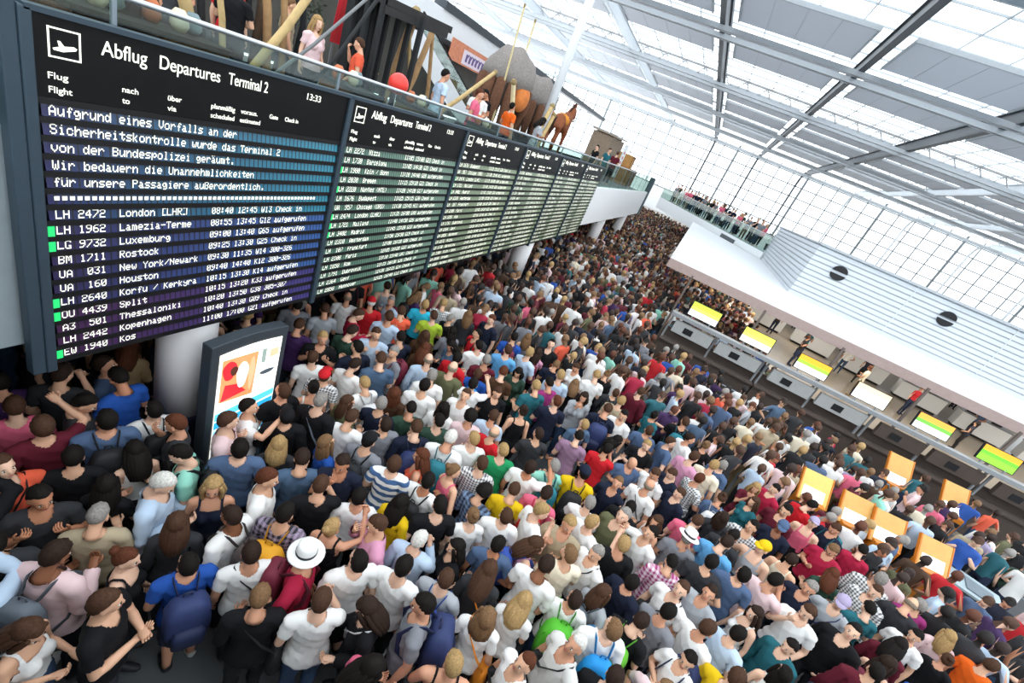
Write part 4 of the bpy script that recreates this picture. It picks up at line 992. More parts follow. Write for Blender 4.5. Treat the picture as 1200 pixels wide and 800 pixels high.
def make_body(pose, fem):
    P = POSES[pose]; B = Body(); B.parts = {}; B.pose = pose; B.fem = fem
    sh = .165 if fem else .19; mb = MB()
    tor = [(.80, .145, .10, 0), (.88, .172, .118, -.008), (.96, .165, .112, 0), (1.06, .142 if not fem else .125, .095, .005), (1.17, .152 if not fem else .135, .1, .008), (1.29, .172 if not fem else .15, .108, .004), (1.38, .172 if not fem else .145, .1, -.006), (1.43, .135 if not fem else .115, .08, -.012), (1.475, .07, .06, -.015)]
    mb.rings([[(rx*math.cos(2*math.pi*i/24), cy + ry*math.sin(2*math.pi*i/24), z) for i in range(24)] for z, rx, ry, cy in tor])
    if fem:
        for s in (-1, 1): mb.ball((s * .068, .085, 1.26), (.062, .06, .062), 12, 8)
    B.arms = []
    for s, key in ((1, 'R'), (-1, 'L')):
        e, wr = P[key]; S = Vector((s * sh, -.005, 1.40)); E_ = Vector((s * e[0] * (sh/.19 if e[0] > .2 else 1), e[1], e[2])); W = Vector((s * wr[0], wr[1], wr[2]))
        mb.tube([(s * .06, -.005, 1.415), S], [.058, .06 if not fem else .05], 12); k = 1 if not fem else .84
        mb.tube([S, S.lerp(E_, .4), E_, E_.lerp(W, .3), W], [.056*k, .05*k, .042*k, .043*k, .028*k], 12)
        B.arms.append((S, E_, W, s))
    B.legs = []
    for s, fy in ((1, .03), (-1, -.03)):
        H = Vector((s * .09, 0, .86)); K = Vector((s * .10, .02 + fy, .48)); A = Vector((s * .105, -.03 + fy, .09))
        mb.tube([H, H.lerp(K, .45), K, K.lerp(A, .3) + Vector((0, -.015, 0)), A], [.092, .08, .057, .056, .04], 14)
        mb.tube([A + Vector((0, -.02, -.045)), A + Vector((s*.008, .09, -.05)), A + Vector((s*.015, .17, -.065))], [(.036, .04), (.045, .036), (.036, .024)], 10, ref=(0, 0, 1))
        B.legs.append((H, K, A))
    q = Quaternion((0, 0, 1), math.radians(P['head'][1])) @ Quaternion((1, 0, 0), -math.radians(P['head'][0])); head_shapes(mb, q, fem)
    me = remesh(mb, .0115); co, no, f = arrays(me); bpy.data.meshes.remove(me)
    # nearest limb of every vertex
    V = lambda v: np.array(v, float)
    segs = [('torso', V((0, 0, .86)), V((0, 0, 1.40)), .15, 0)] + [('head', V(HEADP), V(HEADP + q @ Vector((0, 0, .14))), .085, 0)]
    for k, (S, E_, W, s) in enumerate(B.arms): segs += [('arm%d' % k, V(S), V(E_), .05, 0), ('arm%d' % k, V(E_), V(W), .035, 1)]
    for k, (H, K, A) in enumerate(B.legs): segs += [('leg%d' % k, V(H), V(K), .08, 0), ('leg%d' % k, V(K), V(A), .05, 1)]
    best = np.full(len(co), 1e9); lab = np.zeros(len(co), int); par = np.zeros(len(co)); names = ['torso', 'head', 'arm0', 'arm1', 'leg0', 'leg1']
    for nm, a, b, r, off in segs:
        dd, t = cap_between(co, a, b); sc = dd / r if nm != 'torso' else np.sqrt((co[:, 0]/.17)**2 + (co[:, 1]/.11)**2) * np.where((co[:, 2] > .78) & (co[:, 2] < 1.47), 1, 9)
        m = sc < best; best[m] = sc[m]; lab[m] = names.index(nm); par[m] = t[m] + off
    z = co[:, 2]; arm = (lab == 2) | (lab == 3); leg = (lab >= 4); tor_ = lab == 0; head = (lab == 1) & (z > 1.49)
    tor_ |= (lab == 1) & ~head
    lean = math.radians(P.get('lean', 0))
    def bend(c):
        if not lean: return c
        c = c.copy(); t = np.clip((c[:, 2] - .85) / .35, 0, 1); a = -lean * t; y = c[:, 1].copy(); zz = c[:, 2] - .9
        up = zz > 0; c[up, 1] = (y * np.cos(a) - zz * np.sin(a))[up]; c[up, 2] = (y * np.sin(a) + zz * np.cos(a) + .9)[up]; return c
    B.bend = bend
    def sel(vm): return f[vm[f].all(1)]
    def garment(name, vm, off, target):
        o_ = off(z) if callable(off) else off
        wr = .004 * np.sin(co[:, 2] * 55 + co[:, 0] * 30) + .003 * np.sin(co[:, 0] * 70 - co[:, 2] * 22)
        c = bend(co + no * (np.broadcast_to(o_, z.shape) + wr)[:, None]); B.parts[name] = from_arrays(name, c, sel(vm), target); B.parts[name].materials.append(None)
    nr = np.hypot(co[:, 0], co[:, 1] + .015); nl = ((z < 1.505) & (nr > .072)) | (z < 1.40); nl &= ~((co[:, 1] > .02) & (np.abs(co[:, 0]) < .07 - .6 * (1.46 - z)) & (z > 1.40))
    up = (z > .85) & (tor_ | leg) & nl
    loose = lambda zz: np.interp(zz, [.84, 1.0, 1.2, 1.45], [.034, .03, .02, .014])
    hang = ~((arm) & (par > 1.15))
    garment('tee', up | (arm & (par < .62)), loose, 1500)
    garment('tank', up & (np.abs(co[:, 0]) < np.where(z > 1.3, .125, .3)) & ((z < np.where(co[:, 1] > 0, 1.37, 1.41)) | (np.abs(np.abs(co[:, 0]) - .1) < .018)), .012, 900)
    garment('long', up | (arm & (par < 1.93)), lambda zz: loose(zz) + .006, 1700)
    lowm = (tor_ | leg) & (z < 1.02)
    garment('trousers', lowm & (z > .07), .014, 1200); garment('shorts', lowm & (z > .47), lambda zz: np.interp(zz, [.47, .9], [.03, .014]), 700)
    mbk = MB(); mbk.rings([[(rx*math.cos(2*math.pi*i/28)*(1 + .03*math.sin(7*2*math.pi*i/28*(k/5))), ry*math.sin(2*math.pi*i/28), zz) for i in range(28)] for k, (zz, rx, ry) in enumerate(((1.03, .15, .115), (.97, .178, .13), (.88, .195, .145), (.72, .21, .165), (.55, .225, .185), (.545, .215, .175)))], closed=False)
    sk = mbk.mesh('skirt', True); sk.materials.append(None); B.parts['skirt'] = sk
    for k in (0, 1): garment('shoe%d' % k, (lab == 4 + k) & (z < .115), .012, 160)
    # body mesh: skin, with hands, eyes and lips
    core = from_arrays('person', bend(co), f, 3000)
    cc, cn, cf = arrays(core); bpy.data.meshes.remove(core)
    out = MB(); out.v = [tuple(p) for p in cc]; out.f = [tuple(dict.fromkeys(q)) for q in cf]; out.m = [0] * len(cf)
    hm = MB()
    for (S, E_, W, s) in B.arms:
        d = (W - E_).normalized(); pl = Vector((-s, 0, 0)) if pose in ('rest', 'look', 'hips') else (Vector((0, -1, .3)) if pose in ('face', 'strap') else Vector((-s * .4, 0, .7)))
        if pose == 'phone': pl = Vector((0, -.5, .8))
        hand(hm, W, d, pl, s, P['curl'])
    out.mi = 0; out.add(bend(np.array([tuple(v) for v in hm.v])), hm.f)
    def T(p): return HEADP + q @ Vector(p)
    eb = MB(); 
    for s in (-1, 1): eb.mi = 1; eb.ball((s * .031, .083, .1), (.014, .011, .008), 8, 6); eb.mi = 2; eb.ball((s * .031, .09, .1), (.007, .0065, .007), 8, 6); eb.ball((s * .031, .092, .119), (.017, .006, .0035), 8, 4)
    eb.mi = 3; eb.ball((0, .095, .043), (.02, .008, .0065), 10, 6)
    k = len(out.v); out.v += [tuple(p) for p in bend(np.array([tuple(T(p)) for p in eb.v]))]; out.f += [tuple(i + k for i in qq) for qq in eb.f]; out.m += eb.m
    me = out.mesh('person', True)
    for m in (None, mat('eye_white', '#e8e4dc', .3, noise=0), mat('eye_dark', '#1c1512', .3, noise=0), mat('lip', '#a0584f', .5, noise=0)): me.materials.append(m)
    B.mesh = me
    hq = Quaternion((1, 0, 0), -lean) @ q; hp = bend(np.array([tuple(HEADP)]))[0]; B.head = Matrix.Translation(Vector(hp)) @ hq.to_matrix().to_4x4()
    # coarse copy for the far crowd
    cls = np.zeros(len(co), int); cls[tor_ | (arm & (par < .62))] = 1; cls[leg | (tor_ & (z < .93))] = 2; cls[head & (((co - V(HEADP)) @ np.array(q.to_matrix())[:, 2] > .1) | ((co - V(HEADP)) @ np.array(q.to_matrix())[:, 1] < -.02))] = 3
    hv = MB(); hv.ball((0, -.012, .128), (.088, .104, .11), 12, 8, lambda d: 1 if (d.y < .25 or d.z > .5) and d.z > -.6 else .72)
    low = from_arrays('low', bend(co), f, 420); lc, ln, lf = arrays(low); bpy.data.meshes.remove(low)
    cb = bend(co); c3 = []
    for q_ in lf:
        p = lc[q_].mean(0); i = np.argmin(((cb - p) ** 2).sum(1)); c3.append(cls[i])
    hvc = bend(np.array([tuple(T(p)) for p in hv.v])); kk = len(lc)
    B.low = (np.vstack([lc, hvc]), np.vstack([lf, np.array([tuple(i + kk for i in qq) for qq in hv.f])]), np.array(c3 + [3] * len(hv.f)))
    return B
# ------------------------------------------------------------------ hair, caps and bags (head space: origin at the neck pivot)
hr = random.Random(3)
def hair_mesh(kind):
    mb = MB()
    def line(d, back=-.62):  # hairline: high on the forehead, over the ears, down to the nape
        lim = .42 if d.y > .35 else (.42 + (back - .42) * min(1, (.35 - d.y) / .9)); return d.z > lim
    k1 = 1.0
    def w(d): return (1 + .025 * math.sin(13*d.x + 4*d.z) + hr.uniform(-.03, .03)) if line(d) else .8
    if kind == 's': mb.ball((0, -.004, .122), (.086, .107, .115), 22, 16, w)
    elif kind == 'r': mb.ball((0, -.002, .122), (.08, .101, .108), 22, 16, w)
    elif kind == 'a':
        mb.ball((0, -.004, .118), (.084, .104, .1), 22, 16, lambda d: 1 if (d.y < .3 and -.55 < d.z < .25) else .78)
    elif kind == 'A': mb.ball((0, -.012, .135), (.118, .13, .135), 24, 16, lambda d: (1 + hr.uniform(-.04, .04)) if line(d, -.5) else .62)
    elif kind in 'LC':
        mb.ball((0, -.008, .124), (.092, .112, .118), 22, 16, w)
        j = .014 if kind == 'C' else .004
        mb.tube([(0, -.05, .12), (0, -.085, .0), (0, -.1, -.1), (0, -.095, -.17)], [(.085, .05), (.095, .035), (.088, .028), (.06, .015)], 14)
        for a in (-1, -.75, -.5, -.25, 0, .25, .5, .75, 1):
            x = a * .07; y0 = -.075 + .06 * a * a
            mb.tube([(x, y0, .12), (x * 1.25 + hr.uniform(-j, j), y0 - .03, .0), (x * 1.2 + hr.uniform(-j, j), y0 - .052, -.1), (x * 1.05, y0 - .05, -.2 if kind == 'L' else -.14)], [(.034, .03), (.038 + j, .03 + j), (.036 + j, .026 + j), (.018, .012)], 8)
        for s in (-1, 1): mb.tube([(s * .07, .05, .15), (s * .088, .03, .06), (s * .085, .02, -.05), (s * .075, .03, -.13)], [(.022, .022), (.022, .03), (.022, .026), (.012, .014)], 8)
    elif kind == 'b': mb.ball((0, -.004, .122), (.084, .105, .113), 22, 16, w); mb.ball((0, -.1, .2), (.045, .04, .042), 12, 8, lambda d: 1 + hr.uniform(-.05, .05))
    me = mb.mesh('hair', True); me.materials.append(None); return me
HAIR = {k: hair_mesh(k) for k in 'sraALCb'}
def cap_meshes():
    mb = MB(); mb.ball((0, -.004, .13), (.094, .114, .112), 22, 14, lambda d: 1 if d.z > .12 else .82)
    brim = MB(); brim.prism([(.075 * math.cos(a), .09 + .085 * math.sin(a), .158 - .02 * math.sin(a)) for a in [math.pi * k / 12 for k in range(13)]], (0, 0, .008))
    k = len(mb.v); mb.v += brim.v; mb.f += [tuple(i + k for i in q) for q in brim.f]; mb.m += [0] * len(brim.f); mb.ball((0, 0, .243), (.01, .01, .006), 8, 4)
    me = mb.mesh('cap', True); me.materials.append(None)
    h = MB(); h.lathe([(.088, .16), (.092, .2), (.085, .27), (.05, .285), (.001, .275)], 22); h.lathe([(.088, .158), (.15, .15), (.165, .16), (.15, .164), (.09, .172)], 22); h.mi = 1; h.lathe([(.0945, .172), (.0955, .2)], 22)
    hm = h.mesh('hat', True); hm.materials.append(None); hm.materials.append(BLACK); return me, hm
CAPM, HATM = cap_meshes()
def bag_parts():
    """Backpack worn on the back: local space of the person, body behind -y."""
    out = {}
    mb = MB(); mb.rings([[(rx * (abs(math.cos(a)) ** .5) * (1 if math.cos(a) > 0 else -1), -.235 + ry * (abs(math.sin(a)) ** .5) * (1 if math.sin(a) > 0 else -1), z) for a in [2*math.pi*(i + .5)/20 for i in range(20)]] for z, rx, ry in ((.93, .09, .06), (.95, .135, .085), (1.1, .15, .1), (1.28, .145, .095), (1.38, .115, .075), (1.415, .06, .04))])
    out['body'] = mb
    p = MB(); p.rings([[(rx * (abs(math.cos(a)) ** .5) * (1 if math.cos(a) > 0 else -1), -.335 + ry * (abs(math.sin(a)) ** .5) * (1 if math.sin(a) > 0 else -1), z) for a in [2*math.pi*(i + .5)/16 for i in range(16)]] for z, rx, ry in ((.97, .07, .02), (.99, .105, .04), (1.12, .105, .045), (1.18, .08, .025))]); out['front_pocket'] = p
    for s in (-1, 1):
        st = MB(); st.tube([(s * .07, -.16, 1.39), (s * .095, -.07, 1.475), (s * .105, .05, 1.445), (s * .115, .125, 1.34), (s * .15, .09, 1.15), (s * .165, -.05, 1.03), (s * .12, -.2, .98)], [(.024, .008)] * 7, 8, ref=(1, 0, 0)); out['strap' + ('' if s < 0 else '2')] = st
    hd = MB(); hd.tube([(-.03, -.2, 1.4), (-.025, -.2, 1.45), (.025, -.2, 1.45), (.03, -.2, 1.4)], .008, 6); out['handle'] = hd
    z = MB(); z.tube([(-.14, -.29, 1.1), (-.13, -.3, 1.3), (-.06, -.285, 1.385), (.06, -.285, 1.385), (.13, -.3, 1.3), (.14, -.29, 1.1)], .006, 6); out['zip'] = z
    r = {}
    for k, m in out.items(): me = m.mesh(k.rstrip('2'), True); me.materials.append(None); r[k] = me
    return r
BAGP = bag_parts()
def shoulder_parts():
    r = {}
    b = MB(); b.rings([[(.24 + rx * math.cos(a), -.03 + ry * math.sin(a), z) for a in [2*math.pi*i/18 for i in range(18)]] for z, rx, ry in ((.72, .06, .13), (.74, .085, .16), (.88, .08, .165), (1.02, .05, .14), (1.04, .03, .12))])
    st = MB(); st.tube([(.24, -.13, 1.02), (.1, -.15, 1.2), (-.06, -.105, 1.4), (-.125, -.01, 1.485), (-.1, .1, 1.4), (.04, .165, 1.2), (.23, .07, 1.02)], [(.016, .006)] * 7, 8, ref=(1, 0, 0))
    for k, m in (('body', b), ('strap', st)): me = m.mesh(k, True); me.materials.append(None); r[k] = me
    return r
SHP = shoulder_parts()
# ------------------------------------------------------------------ colours and words
PAL = dict(white='#e6e5e2', offwhite='#d2d0cb', cream='#e3d8bf', black='#131316', navy='#191f31', dkgrey='#2f3033', grey='#7d7f85', ltgrey='#a3a7ac', ltblue='#b3c6da', sky='#5f9fd0', blue='#234f9e', steel='#4d6180', denim='#4a6079', red='#c01f28', crimson='#a8213f', maroon='#5c1a28', palepink='#dcbfc0', pink='#cf93ae', rose='#d9647f', magenta='#8f2f6a', purple='#3d2450', lilac='#a79bb8', mauve='#8f7088', green='#1f8a55', lime='#a6bf3a', dkgreen='#2c4438', olive='#5e5f43', teal='#24606a', mint='#8fcdb9', cyan='#2fb1cf', yellow='#d9b416', orange='#dc5f1a', coral='#dd5c40', beige='#a89a80', tan='#a98f6b', brown='#47301f', khaki='#877352')
WORD = dict(offwhite='off-white', ltgrey='light grey', dkgrey='dark grey', ltblue='pale blue', sky='sky blue', steel='slate blue', denim='denim blue', palepink='pale pink', dkgreen='dark green', stripe='white and blue striped', check='black and white checked', plaidblue='blue plaid', plaidpink='pink and white plaid', plaidbw='dark plaid')
BAGC = dict(black='#17181b', navy='#26325c', grey='#59616a', teal='#1e6f7c', brown='#4d4341', maroon='#6d1f33', yellow='#d99a1e', blue='#2f4ea3', sky='#1f8fd6', green='#4fae2a', lime='#5fb32b', red='#cf2127', white='#dedede', orange='#d8801b')
HAIRC = dict(bk='#17120f', db='#2f211a', br='#4b3325', lb='#7a5c40', bl='#a98a5c', gy='#8f8a84', wh='#d8d5cd', rd='#5a3220', ba='#8b7d6c')
HAIRW = dict(bk='black', db='dark brown', br='brown', lb='light brown', bl='blond', gy='grey', wh='white', rd='auburn', ba='little')
LOWC = dict(dk='#22242b', denim='#334a68', black='#121214', khaki='#7f6c4e', navy='#1f2a44')
def cloth(c):
    if c == 'stripe': return pattern_mat('cloth_stripe', 'stripe', '#e4e4e2', '#3d5f8c', 9)
    if c == 'check': return pattern_mat('cloth_check', 'check', '#e2e2e0', '#4a4b50', 24)
    if c == 'plaidblue': return pattern_mat('cloth_plaid_blue', 'check', '#6f87a6', '#232c40', 14)
    if c == 'plaidpink': return pattern_mat('cloth_plaid_pink', 'check', '#e0cfd8', '#9a2f6a', 16)
    if c == 'plaidbw': return pattern_mat('cloth_plaid_dark', 'check', '#9a8aa0', '#1c1b20', 18)
    return mat('cloth_' + c, PAL[c], .85, noise=.08, scale=6, spec=.2)
SKINS = [mat('skin_%d' % k, c, .55, noise=.05, scale=14, spec=.3) for k, c in enumerate(('#d9a98a', '#cc9678', '#e0b59a', '#b97f5f', '#8a5a40'))]
def hairmat(c): return mat('hair_' + c, HAIRC[c], .75, noise=.35, scale=60, spec=.15)
BODIES = {}
def body(pose, fem):
    k = (pose, fem)
    if k not in BODIES: BODIES[k] = make_body(pose, fem)
    return BODIES[k]
def part(name, me, m, parent, mw=None):
    o = bpy.data.objects.new(name, me); COL.objects.link(o); o.parent = parent
    if mw is not None: o.matrix_local = mw
    for i, mm in enumerate(m if isinstance(m, list) else [m]):
        o.material_slots[i].link = 'OBJECT'; o.material_slots[i].material = mm
    return o
LAND = [('the white column by the lit display', -4.6, 3.36), ('the lit advertising display', -3.9, 3.9), ('the orange machines', 6.3, 10.4), ('the grey luggage desk', 8.4, 10.5), ('the second white column', -4.6, 14.5)]
PEOPLE = []
def add_person(x, y, yaw, sc, shirt, sl, hair, st, low, bag, z=0., pose=None, group='travellers waiting in the hall', rich=False):
    fem = st in 'LCb' or (st == 'a' and R.random() < .5)
    if pose is None:
        if shirt == 'coral' and hair == 'br' and x < -4: pose = 'face'
        else: pose = R.choices(['rest', 'phone', 'fold', 'face', 'hips', 'strap', 'look', 'raise'], [24, 22, 10, 6, 9, 12 if bag.startswith('bp') else 4, 14, 3])[0]
    if bag.startswith('sb') or bag == 'tote': pose = R.choice(['rest', 'look', 'phone'])
    B = body(pose, fem)
    o = bpy.data.objects.new('person', B.mesh); COL.objects.link(o); o.location = (x, y, z); o.rotation_euler = (0, 0, math.radians(yaw)); o.scale = (sc, sc, sc)
    sk = R.choices(SKINS, [30, 26, 22, 8, 5] if hair in ('bk', 'db') else [34, 30, 36, 0, 0])[0]
    o.material_slots[0].link = 'OBJECT'; o.material_slots[0].material = sk
    hs = st if st[0] != 'c' and st != 'h' and st in HAIR else 's'
    if hair == 'ba': hs = 'a'
    part('hair', HAIR[hs], hairmat(hair), o, B.head)
    cov = ''
    if st[0] == 'c' and st != 'c': c = st[2:]; part('cap', CAPM, cloth(c), o, B.head); cov = 'a %s cap' % WORD.get(c, c)
    if st == 'h': part('hat', HATM, [cloth('white'), BLACK], o, B.head); cov = 'a white brimmed hat with black band'
    part({'t': 'shirt', 'k': 'tank_top', 'l': 'long_sleeved_top'}[sl], B.parts[{'t': 'tee', 'k': 'tank', 'l': 'long'}[sl]], cloth(shirt), o)
    if low.startswith('skirt'): part('skirt', B.parts['skirt'], mat('cloth_black', PAL['black'], .85), o); lw = 'skirt'
    elif 'shorts' in low: c = low.replace('shorts', '').strip('-') or 'khaki'; part('shorts', B.parts['shorts'], mat('lower_' + c, LOWC[c], .85), o); lw = 'shorts'
    else: part('trousers', B.parts['trousers'], mat('lower_' + low, LOWC[low], .85), o); lw = 'trousers'
    if rich:
        for k in (0, 1): part('shoe', B.parts['shoe%d' % k], mat('shoe_dark', '#26262a', .6) if R.random() < .7 else mat('shoe_white', '#d9d9d6', .6), o)
    W = WORD.get(shirt, shirt); gname = {'t': 'shirt', 'k': 'sleeveless top', 'l': 'long-sleeved top'}[sl]
    hw = 'with nearly bald head' if hair == 'ba' else ('wearing ' + cov) if cov else 'with %s%s hair' % ({'L': 'long ', 'C': 'curly ', 'b': 'tied-up ', 'A': 'bushy ', 'r': 'cropped ', 's': 'short '}.get(st[0], ''), HAIRW[hair])
    base = 'person %s in %s %s' % (hw, W, gname)
    PEOPLE.append((o, base, x, y, bag)); tag(o, base, 'person', group)
    M = Matrix.Translation((x, y, z)) @ Matrix.Rotation(math.radians(yaw), 4, 'Z') @ Matrix.Scale(sc, 4)
    if bag.startswith('bp'):
        c = bag[3:]; big = 1.25 if c in ('lime', 'green', 'yellow', 'navy') else 1.
        t = thing('backpack', '%s backpack' % {'sky': 'bright sky-blue', 'lime': 'large bright green', 'green': 'smaller bright green'}.get(c, c), 'backpack', (0, 0, 0), 0, 'backpacks worn in the crowd'); t.matrix_world = M
        bm_ = mat('bag_' + c, BAGC[c], .7, noise=.1); dk = mat('bag_trim_' + c, tuple(v * .55 for v in lin(BAGC[c])), .7)
        for k, me in BAGP.items(): 
            q = part(k.rstrip('2'), me, bm_ if k in ('body',) else dk, t)
            if k in ('body', 'front_pocket', 'zip', 'handle') and big > 1: q.matrix_local = Matrix.Translation((0, .06, -.1)) @ Matrix.Diagonal((big, big * 1.05, 1.08, 1))
        PEOPLE[-1] += (t,)
    elif bag.startswith('sb'):
        c = bag[3:]; t = thing('shoulder_bag', c + ' shoulder bag', 'bag', (0, 0, 0), 0, 'shoulder bags in the crowd'); t.matrix_world = M
        bm_ = mat('bag_' + c, BAGC[c], .7, noise=.1)
        for k, me in SHP.items(): part(k, me, bm_, t)
        PEOPLE[-1] += (t,)
    elif bag == 'tote':
        t = thing('tote_bag', 'large navy and white striped beach bag', 'bag', (0, 0, 0)); t.matrix_world = M @ Matrix.Translation((.34, 0, .42))
        b = MB(); b.rings([[(rx * math.cos(a), ry * math.sin(a), z_) for a in [2*math.pi*i/24 for i in range(24)]] for z_, rx, ry in ((0, .1, .2), (.02, .13, .24), (.25, .13, .27), (.4, .09, .3), (.395, .08, .29), (.1, .1, .22))]); b.build('body', pattern_mat('tote_stripe', 'stripe', '#e2e2e2', '#1c2236', 14), t, smooth=True)
        for s in (-1, 1): MB().tube([(s * .07, -.12, .39), (s * .05, -.08, .6), (s * .05, .08, .6), (s * .07, .12, .39)], .012, 8).build('handle', mat('tote_handle', '#d7d3cb', .8), t, smooth=True)
        PEOPLE[-1] += (t,)
    return o
rows = [l.split() for l in TABLE.strip().splitlines()]
for i, r in enumerate(rows):
    add_person(float(r[0]), float(r[1]), float(r[2]), float(r[3]), *r[4:10], rich=i < 60)
# people on the balcony among the exhibits and on the far gallery
BAL = [(-5.5, 3.2, 'black', 'bk', 's'), (-8.2, 6.3, 'red', 'db', 's'), (-7.4, 4.9, 'dkgrey', 'rd', 's'), (-7.6, 5.9, 'black', 'bk', 's'), (-7.0, 8.0, 'coral', 'br', 's'), (-8.4, 7.6, 'beige', 'lb', 's'), (-8.0, 5.3, 'brown', 'db', 'L'), (-8.6, 10.2, 'orange', 'br', 's'), (-7.4, 7.3, 'palepink', 'bl', 'L'), (-6.3, 9.9, 'ltblue', 'bk', 's'), (-5.9, 10.9, 'rose', 'rd', 's'), (-6.5, 12.1, 'white', 'bk', 's'), (-6.9, 13.2, 'black', 'bk', 's'), (-6.2, 13.6, 'orange', 'bk', 's'), (-5.6, 14.6, 'ltgrey', 'bk', 'L'), (-5.6, 25.2, 'teal', 'br', 's'), (-6.0, 24.2, 'black', 'bk', 's'), (-5.5, 26.9, 'maroon', 'br', 's')]
for k, (x, y, c, h, s) in enumerate(BAL): add_person(x, y, R.uniform(0, 360), R.uniform(.93, 1.03), c, 't', h, s, 'dk', '-', ZB, None, 'visitors on the balcony above the boards')
nb = len(PEOPLE)
for k in range(22):
    p = ga + gd * ((gb - ga).length * (.04 + .04 * k + R.uniform(-.012, .012))) + gn * (.5 if k % 2 else 1.3)
    add_person(p.x, p.y, R.uniform(130, 210), R.uniform(.92, 1.02), R.choice(['navy', 'black', 'grey', 'teal', 'rose', 'white', 'dkgreen']), 't', R.choice(['bk', 'br', 'bl']), R.choice('ssL'), R.choice(['denim', 'khaki', 'dk']), '-', 3.95, None, 'people on the far white gallery')
# labels that single each person out: look first, then how near to a landmark
from collections import defaultdict
seen = defaultdict(list)
for k, rec in enumerate(PEOPLE):
    o, base, x, y = rec[:4]; z = o.location.z
    if rec[4] != '-' and len(rec) > 5: base += ' with ' + {'t': 'striped beach bag'}.get(rec[4][0], '') if rec[4] == 'tote' else ' and ' + ({'bp': '%s backpack', 'sb': '%s shoulder bag'}[rec[4][:2]] % {'sky': 'sky-blue', 'lime': 'large green', 'green': 'green'}.get(rec[4][3:], rec[4][3:]))
    where = ' on the balcony' if z > 4.1 else ' on the far gallery' if z > 3 else ''
    seen[base + where].append((rec, x, y))
for base, lst in seen.items():
    g = defaultdict(list)
    for rec, x, y in lst:
        if 'gallery' in base or 'balcony' in base: j = 0; d = y
        else: j, d = min(((j, math.hypot(x - a, y - b)) for j, (_n, a, b) in enumerate(LAND)), key=lambda t: t[1])
        g[j].append((d, rec))
    for j, l in g.items():
        l.sort(key=lambda t: t[0])
        for k, (d, rec) in enumerate(l):
            lab = base
            if len(lst) > 1:
                if 'gallery' in base or 'balcony' in base: lab = base + ', %s along it' % (n_label(k).replace('nearest', 'first'))
                else: lab = base + ', %s %s' % (n_label(k) + (' to' if k == 0 else ' nearest'), LAND[j][0])
            ws = lab.split()
            if len(ws) > 16:
                for a, b in ((' lit advertising display', ' display'), (' white column by the lit display', ' first column'), (' shoulder bag', ' bag'), ('person with ', ''), (' short ', ' '), ('long-sleeved top', 'top'), ('sleeveless top', 'top'), ('second white column', 'second column'), ('grey luggage desk', 'luggage desk')):
                    if len(lab.split()) > 16: lab = lab.replace(a, b)
            rec[0]['label'] = lab
            if len(rec) > 5:
                t = rec[5]; owner = rec[1].replace('person ', '')
                t['label'] = ' '.join((t['label'] + (' worn by person ' if t.name.startswith('backpack') else ' carried by person ') + owner).split()[:16])
bl = defaultdict(list)
for rec in PEOPLE:
    if len(rec) > 5: bl[rec[5]['label']].append(rec)
for lab, l in bl.items():
    if len(l) > 1:
        l.sort(key=lambda r: r[2]**2 + r[3]**2)
        for k, r in enumerate(l): r[5]['label'] = lab.replace(' worn by person ', ' on ').replace(' hair', '').replace('with ', '') + ', %s' % (n_label(k) + ' to camera gallery' if k == 0 else n_label(k) + ' from camera gallery')
# ------------------------------------------------------------------ the rest of the crowd, too many to count
lows = [body(p, f_).low for p, f_ in (('rest', False), ('rest', True), ('phone', False), ('fold', True), ('hips', False), ('look', True), ('strap', False))]
taken = [(float(r[0]), float(r[1])) for r in rows]; spots = []
farrows = [l.split() for l in FARROWS.strip().splitlines()]
cell = {}
def free(x, y, d=.47):
    for i in range(int(x // .5) - 1, int(x // .5) + 2):
        for j in range(int(y // .5) - 1, int(y // .5) + 2):
            for a, b in cell.get((i, j), ()):
                if (a - x) ** 2 + (b - y) ** 2 < d * d: return False
    return True
def put_cell(x, y): cell.setdefault((int(x // .5), int(y // .5)), []).append((x, y))
for p in taken: put_cell(*p)
for x, y, c in farrows: put_cell(float(x), float(y)); spots.append((float(x), float(y), c))
cr = random.Random(21)
OBST = [(-4.6, 3.36, .7), (-4.6, 14.5, .7), (-4.6, 25.5, .7), (-4.6, 32.6, .7), (-9.5, 26.6, .7), (-9.5, 15.1, .7), (8.38, 10.55, 1.05), (7.2, 13.2, .75), (8.6, 13.0, .75), (10.6, 12.2, .75), (4.6, 14.2, .7), (3.2, 14.4, .7)] + [(a - .1, b - .35, .85) for a, b, c in MK]
def inreg(x, y):
    if math.sqrt(x*x + y*y + 16.8) < D0 or any((x - a)**2 + (y - b)**2 < c*c for a, b, c in OBST): return False
    if y < 13.9: return -13 < x < 17 and not (x > 3 and y > 12.6 and cr.random() < .8)
    if y < 46: return -13 < x < .2 or (16.9 < y < 31 and x < 4.6 - .0 * y and cr.random() < .35)
    return -8 < x < 5 and y < 62
CC = np.array(CR)
def inview(x, y, z):
    d = CC.T @ np.array([x, y, z - 5.7]); 
    if d[2] > -.5: return False
    u = 600 + 533.33 * d[0] / -d[2]; v = 400 - 533.33 * d[1] / -d[2]; return -20 < u < 1220 and -20 < v < 820
palk = 'white white white white white white black black black black black black black navy navy navy navy dkgrey dkgrey dkgrey brown maroon ltblue steel grey red palepink ltgrey rose maroon maroon blue brown brown beige crimson olive dkgreen cream denim black navy palepink white teal purple coral mint'.split()
for k in range(150000):
    x = cr.uniform(-13, 17); y = cr.uniform(.3, 14.) if k % 4 == 0 else cr.uniform(8, 62)
    if not inreg(x, y) or not free(x, y, .47 if y < 9 else .43 if y < 16 else .38) or not inview(x, y, 1.65): continue
    put_cell(x, y); spots.append((x, y, cr.choice(palk)))
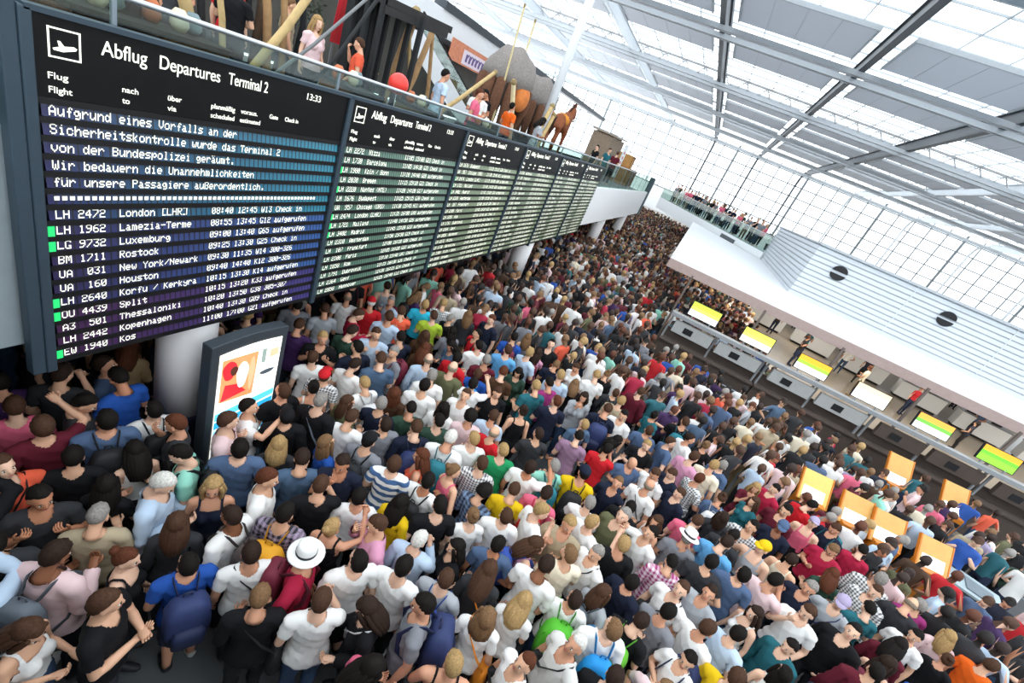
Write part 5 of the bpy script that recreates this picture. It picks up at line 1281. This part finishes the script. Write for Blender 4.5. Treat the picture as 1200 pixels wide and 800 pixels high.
# a looser scatter of people beyond the desks, under the canopy
for k in range(150):
    x = cr.uniform(.3, 20); y = cr.uniform(25, 40) if k % 3 else cr.uniform(35, 41)
    if x > 4 and y < 31 and k % 4: continue
    if free(x, y, .6) and not (x > 2 and abs(y - (33.35 - .2 * (x - 2.6))) < .75): put_cell(x, y); spots.append((x, y, cr.choice(palk + ['orange', 'coral', 'red'])))
vs, fs, cs = [], [], []; base = 0
hcol = [lin(HAIRC[h]) for h in ('bk', 'bk', 'db', 'db', 'br', 'br', 'br', 'lb', 'lb', 'bl', 'gy', 'rd', 'rd')]; scol = [lin(c) for c in ('#d9a98a', '#cc9678', '#e0b59a', '#b97f5f')]; lcol = [lin(c) for c in LOWC.values()]
for x, y, c in spots:
    lv, lf, lc = lows[cr.randrange(len(lows))]; a = (math.atan2(y, x) - math.pi/2 + cr.gauss(0, .7)) if cr.random() < .7 else cr.uniform(0, 6.28); s = cr.uniform(.9, 1.05); ca, sa = math.cos(a) * s, math.sin(a) * s
    v = np.empty_like(lv); v[:, 0] = lv[:, 0]*ca - lv[:, 1]*sa + x; v[:, 1] = lv[:, 0]*sa + lv[:, 1]*ca + y; v[:, 2] = lv[:, 2]*s
    tone = np.array([(*cr.choice(scol), 1), (*lin(PAL.get(c, '#7d7f85')), 1), (*cr.choice(lcol), 1), (*cr.choice(hcol), 1)])
    vs.append(v); fs.append(lf + base); cs.append(tone[lc]); base += len(lv)
V_ = np.vstack(vs); F_ = np.vstack(fs); C_ = np.vstack(cs)
tri = F_[:, 3] == F_[:, 2]
me = bpy.data.meshes.new('crowd'); nf = len(F_)
tot = np.where(tri, 3, 4); start = np.concatenate([[0], np.cumsum(tot)[:-1]]); loops = F_.reshape(-1)[np.column_stack([np.ones((nf, 3), bool), ~tri]).reshape(-1)]
me.vertices.add(len(V_)); me.vertices.foreach_set('co', V_.reshape(-1)); me.loops.add(len(loops)); me.loops.foreach_set('vertex_index', loops.astype(np.int32))
me.polygons.add(nf); me.polygons.foreach_set('loop_start', start.astype(np.int32)); me.polygons.foreach_set('use_smooth', np.ones(nf, bool)); me.update(calc_edges=True)
at = me.color_attributes.new('clothing', 'FLOAT_COLOR', 'CORNER'); at.data.foreach_set('color', np.repeat(C_, tot, axis=0).reshape(-1).astype(np.float32))
m, nt, b = nodes_mat('crowd_cloth'); an = nt.nodes.new('ShaderNodeAttribute'); an.attribute_name = 'clothing'; nt.links.new(an.outputs['Color'], b.inputs['Base Color']); b.inputs['Roughness'].default_value = .8
me.materials.append(m); o = bpy.data.objects.new('crowd', me); COL.objects.link(o); tag(o, 'dense crowd of distant travellers filling the rest of the hall', 'crowd', None, 'stuff')
print('CROWD', len(spots), 'PEOPLE', len(PEOPLE), 'objects', len(bpy.data.objects))
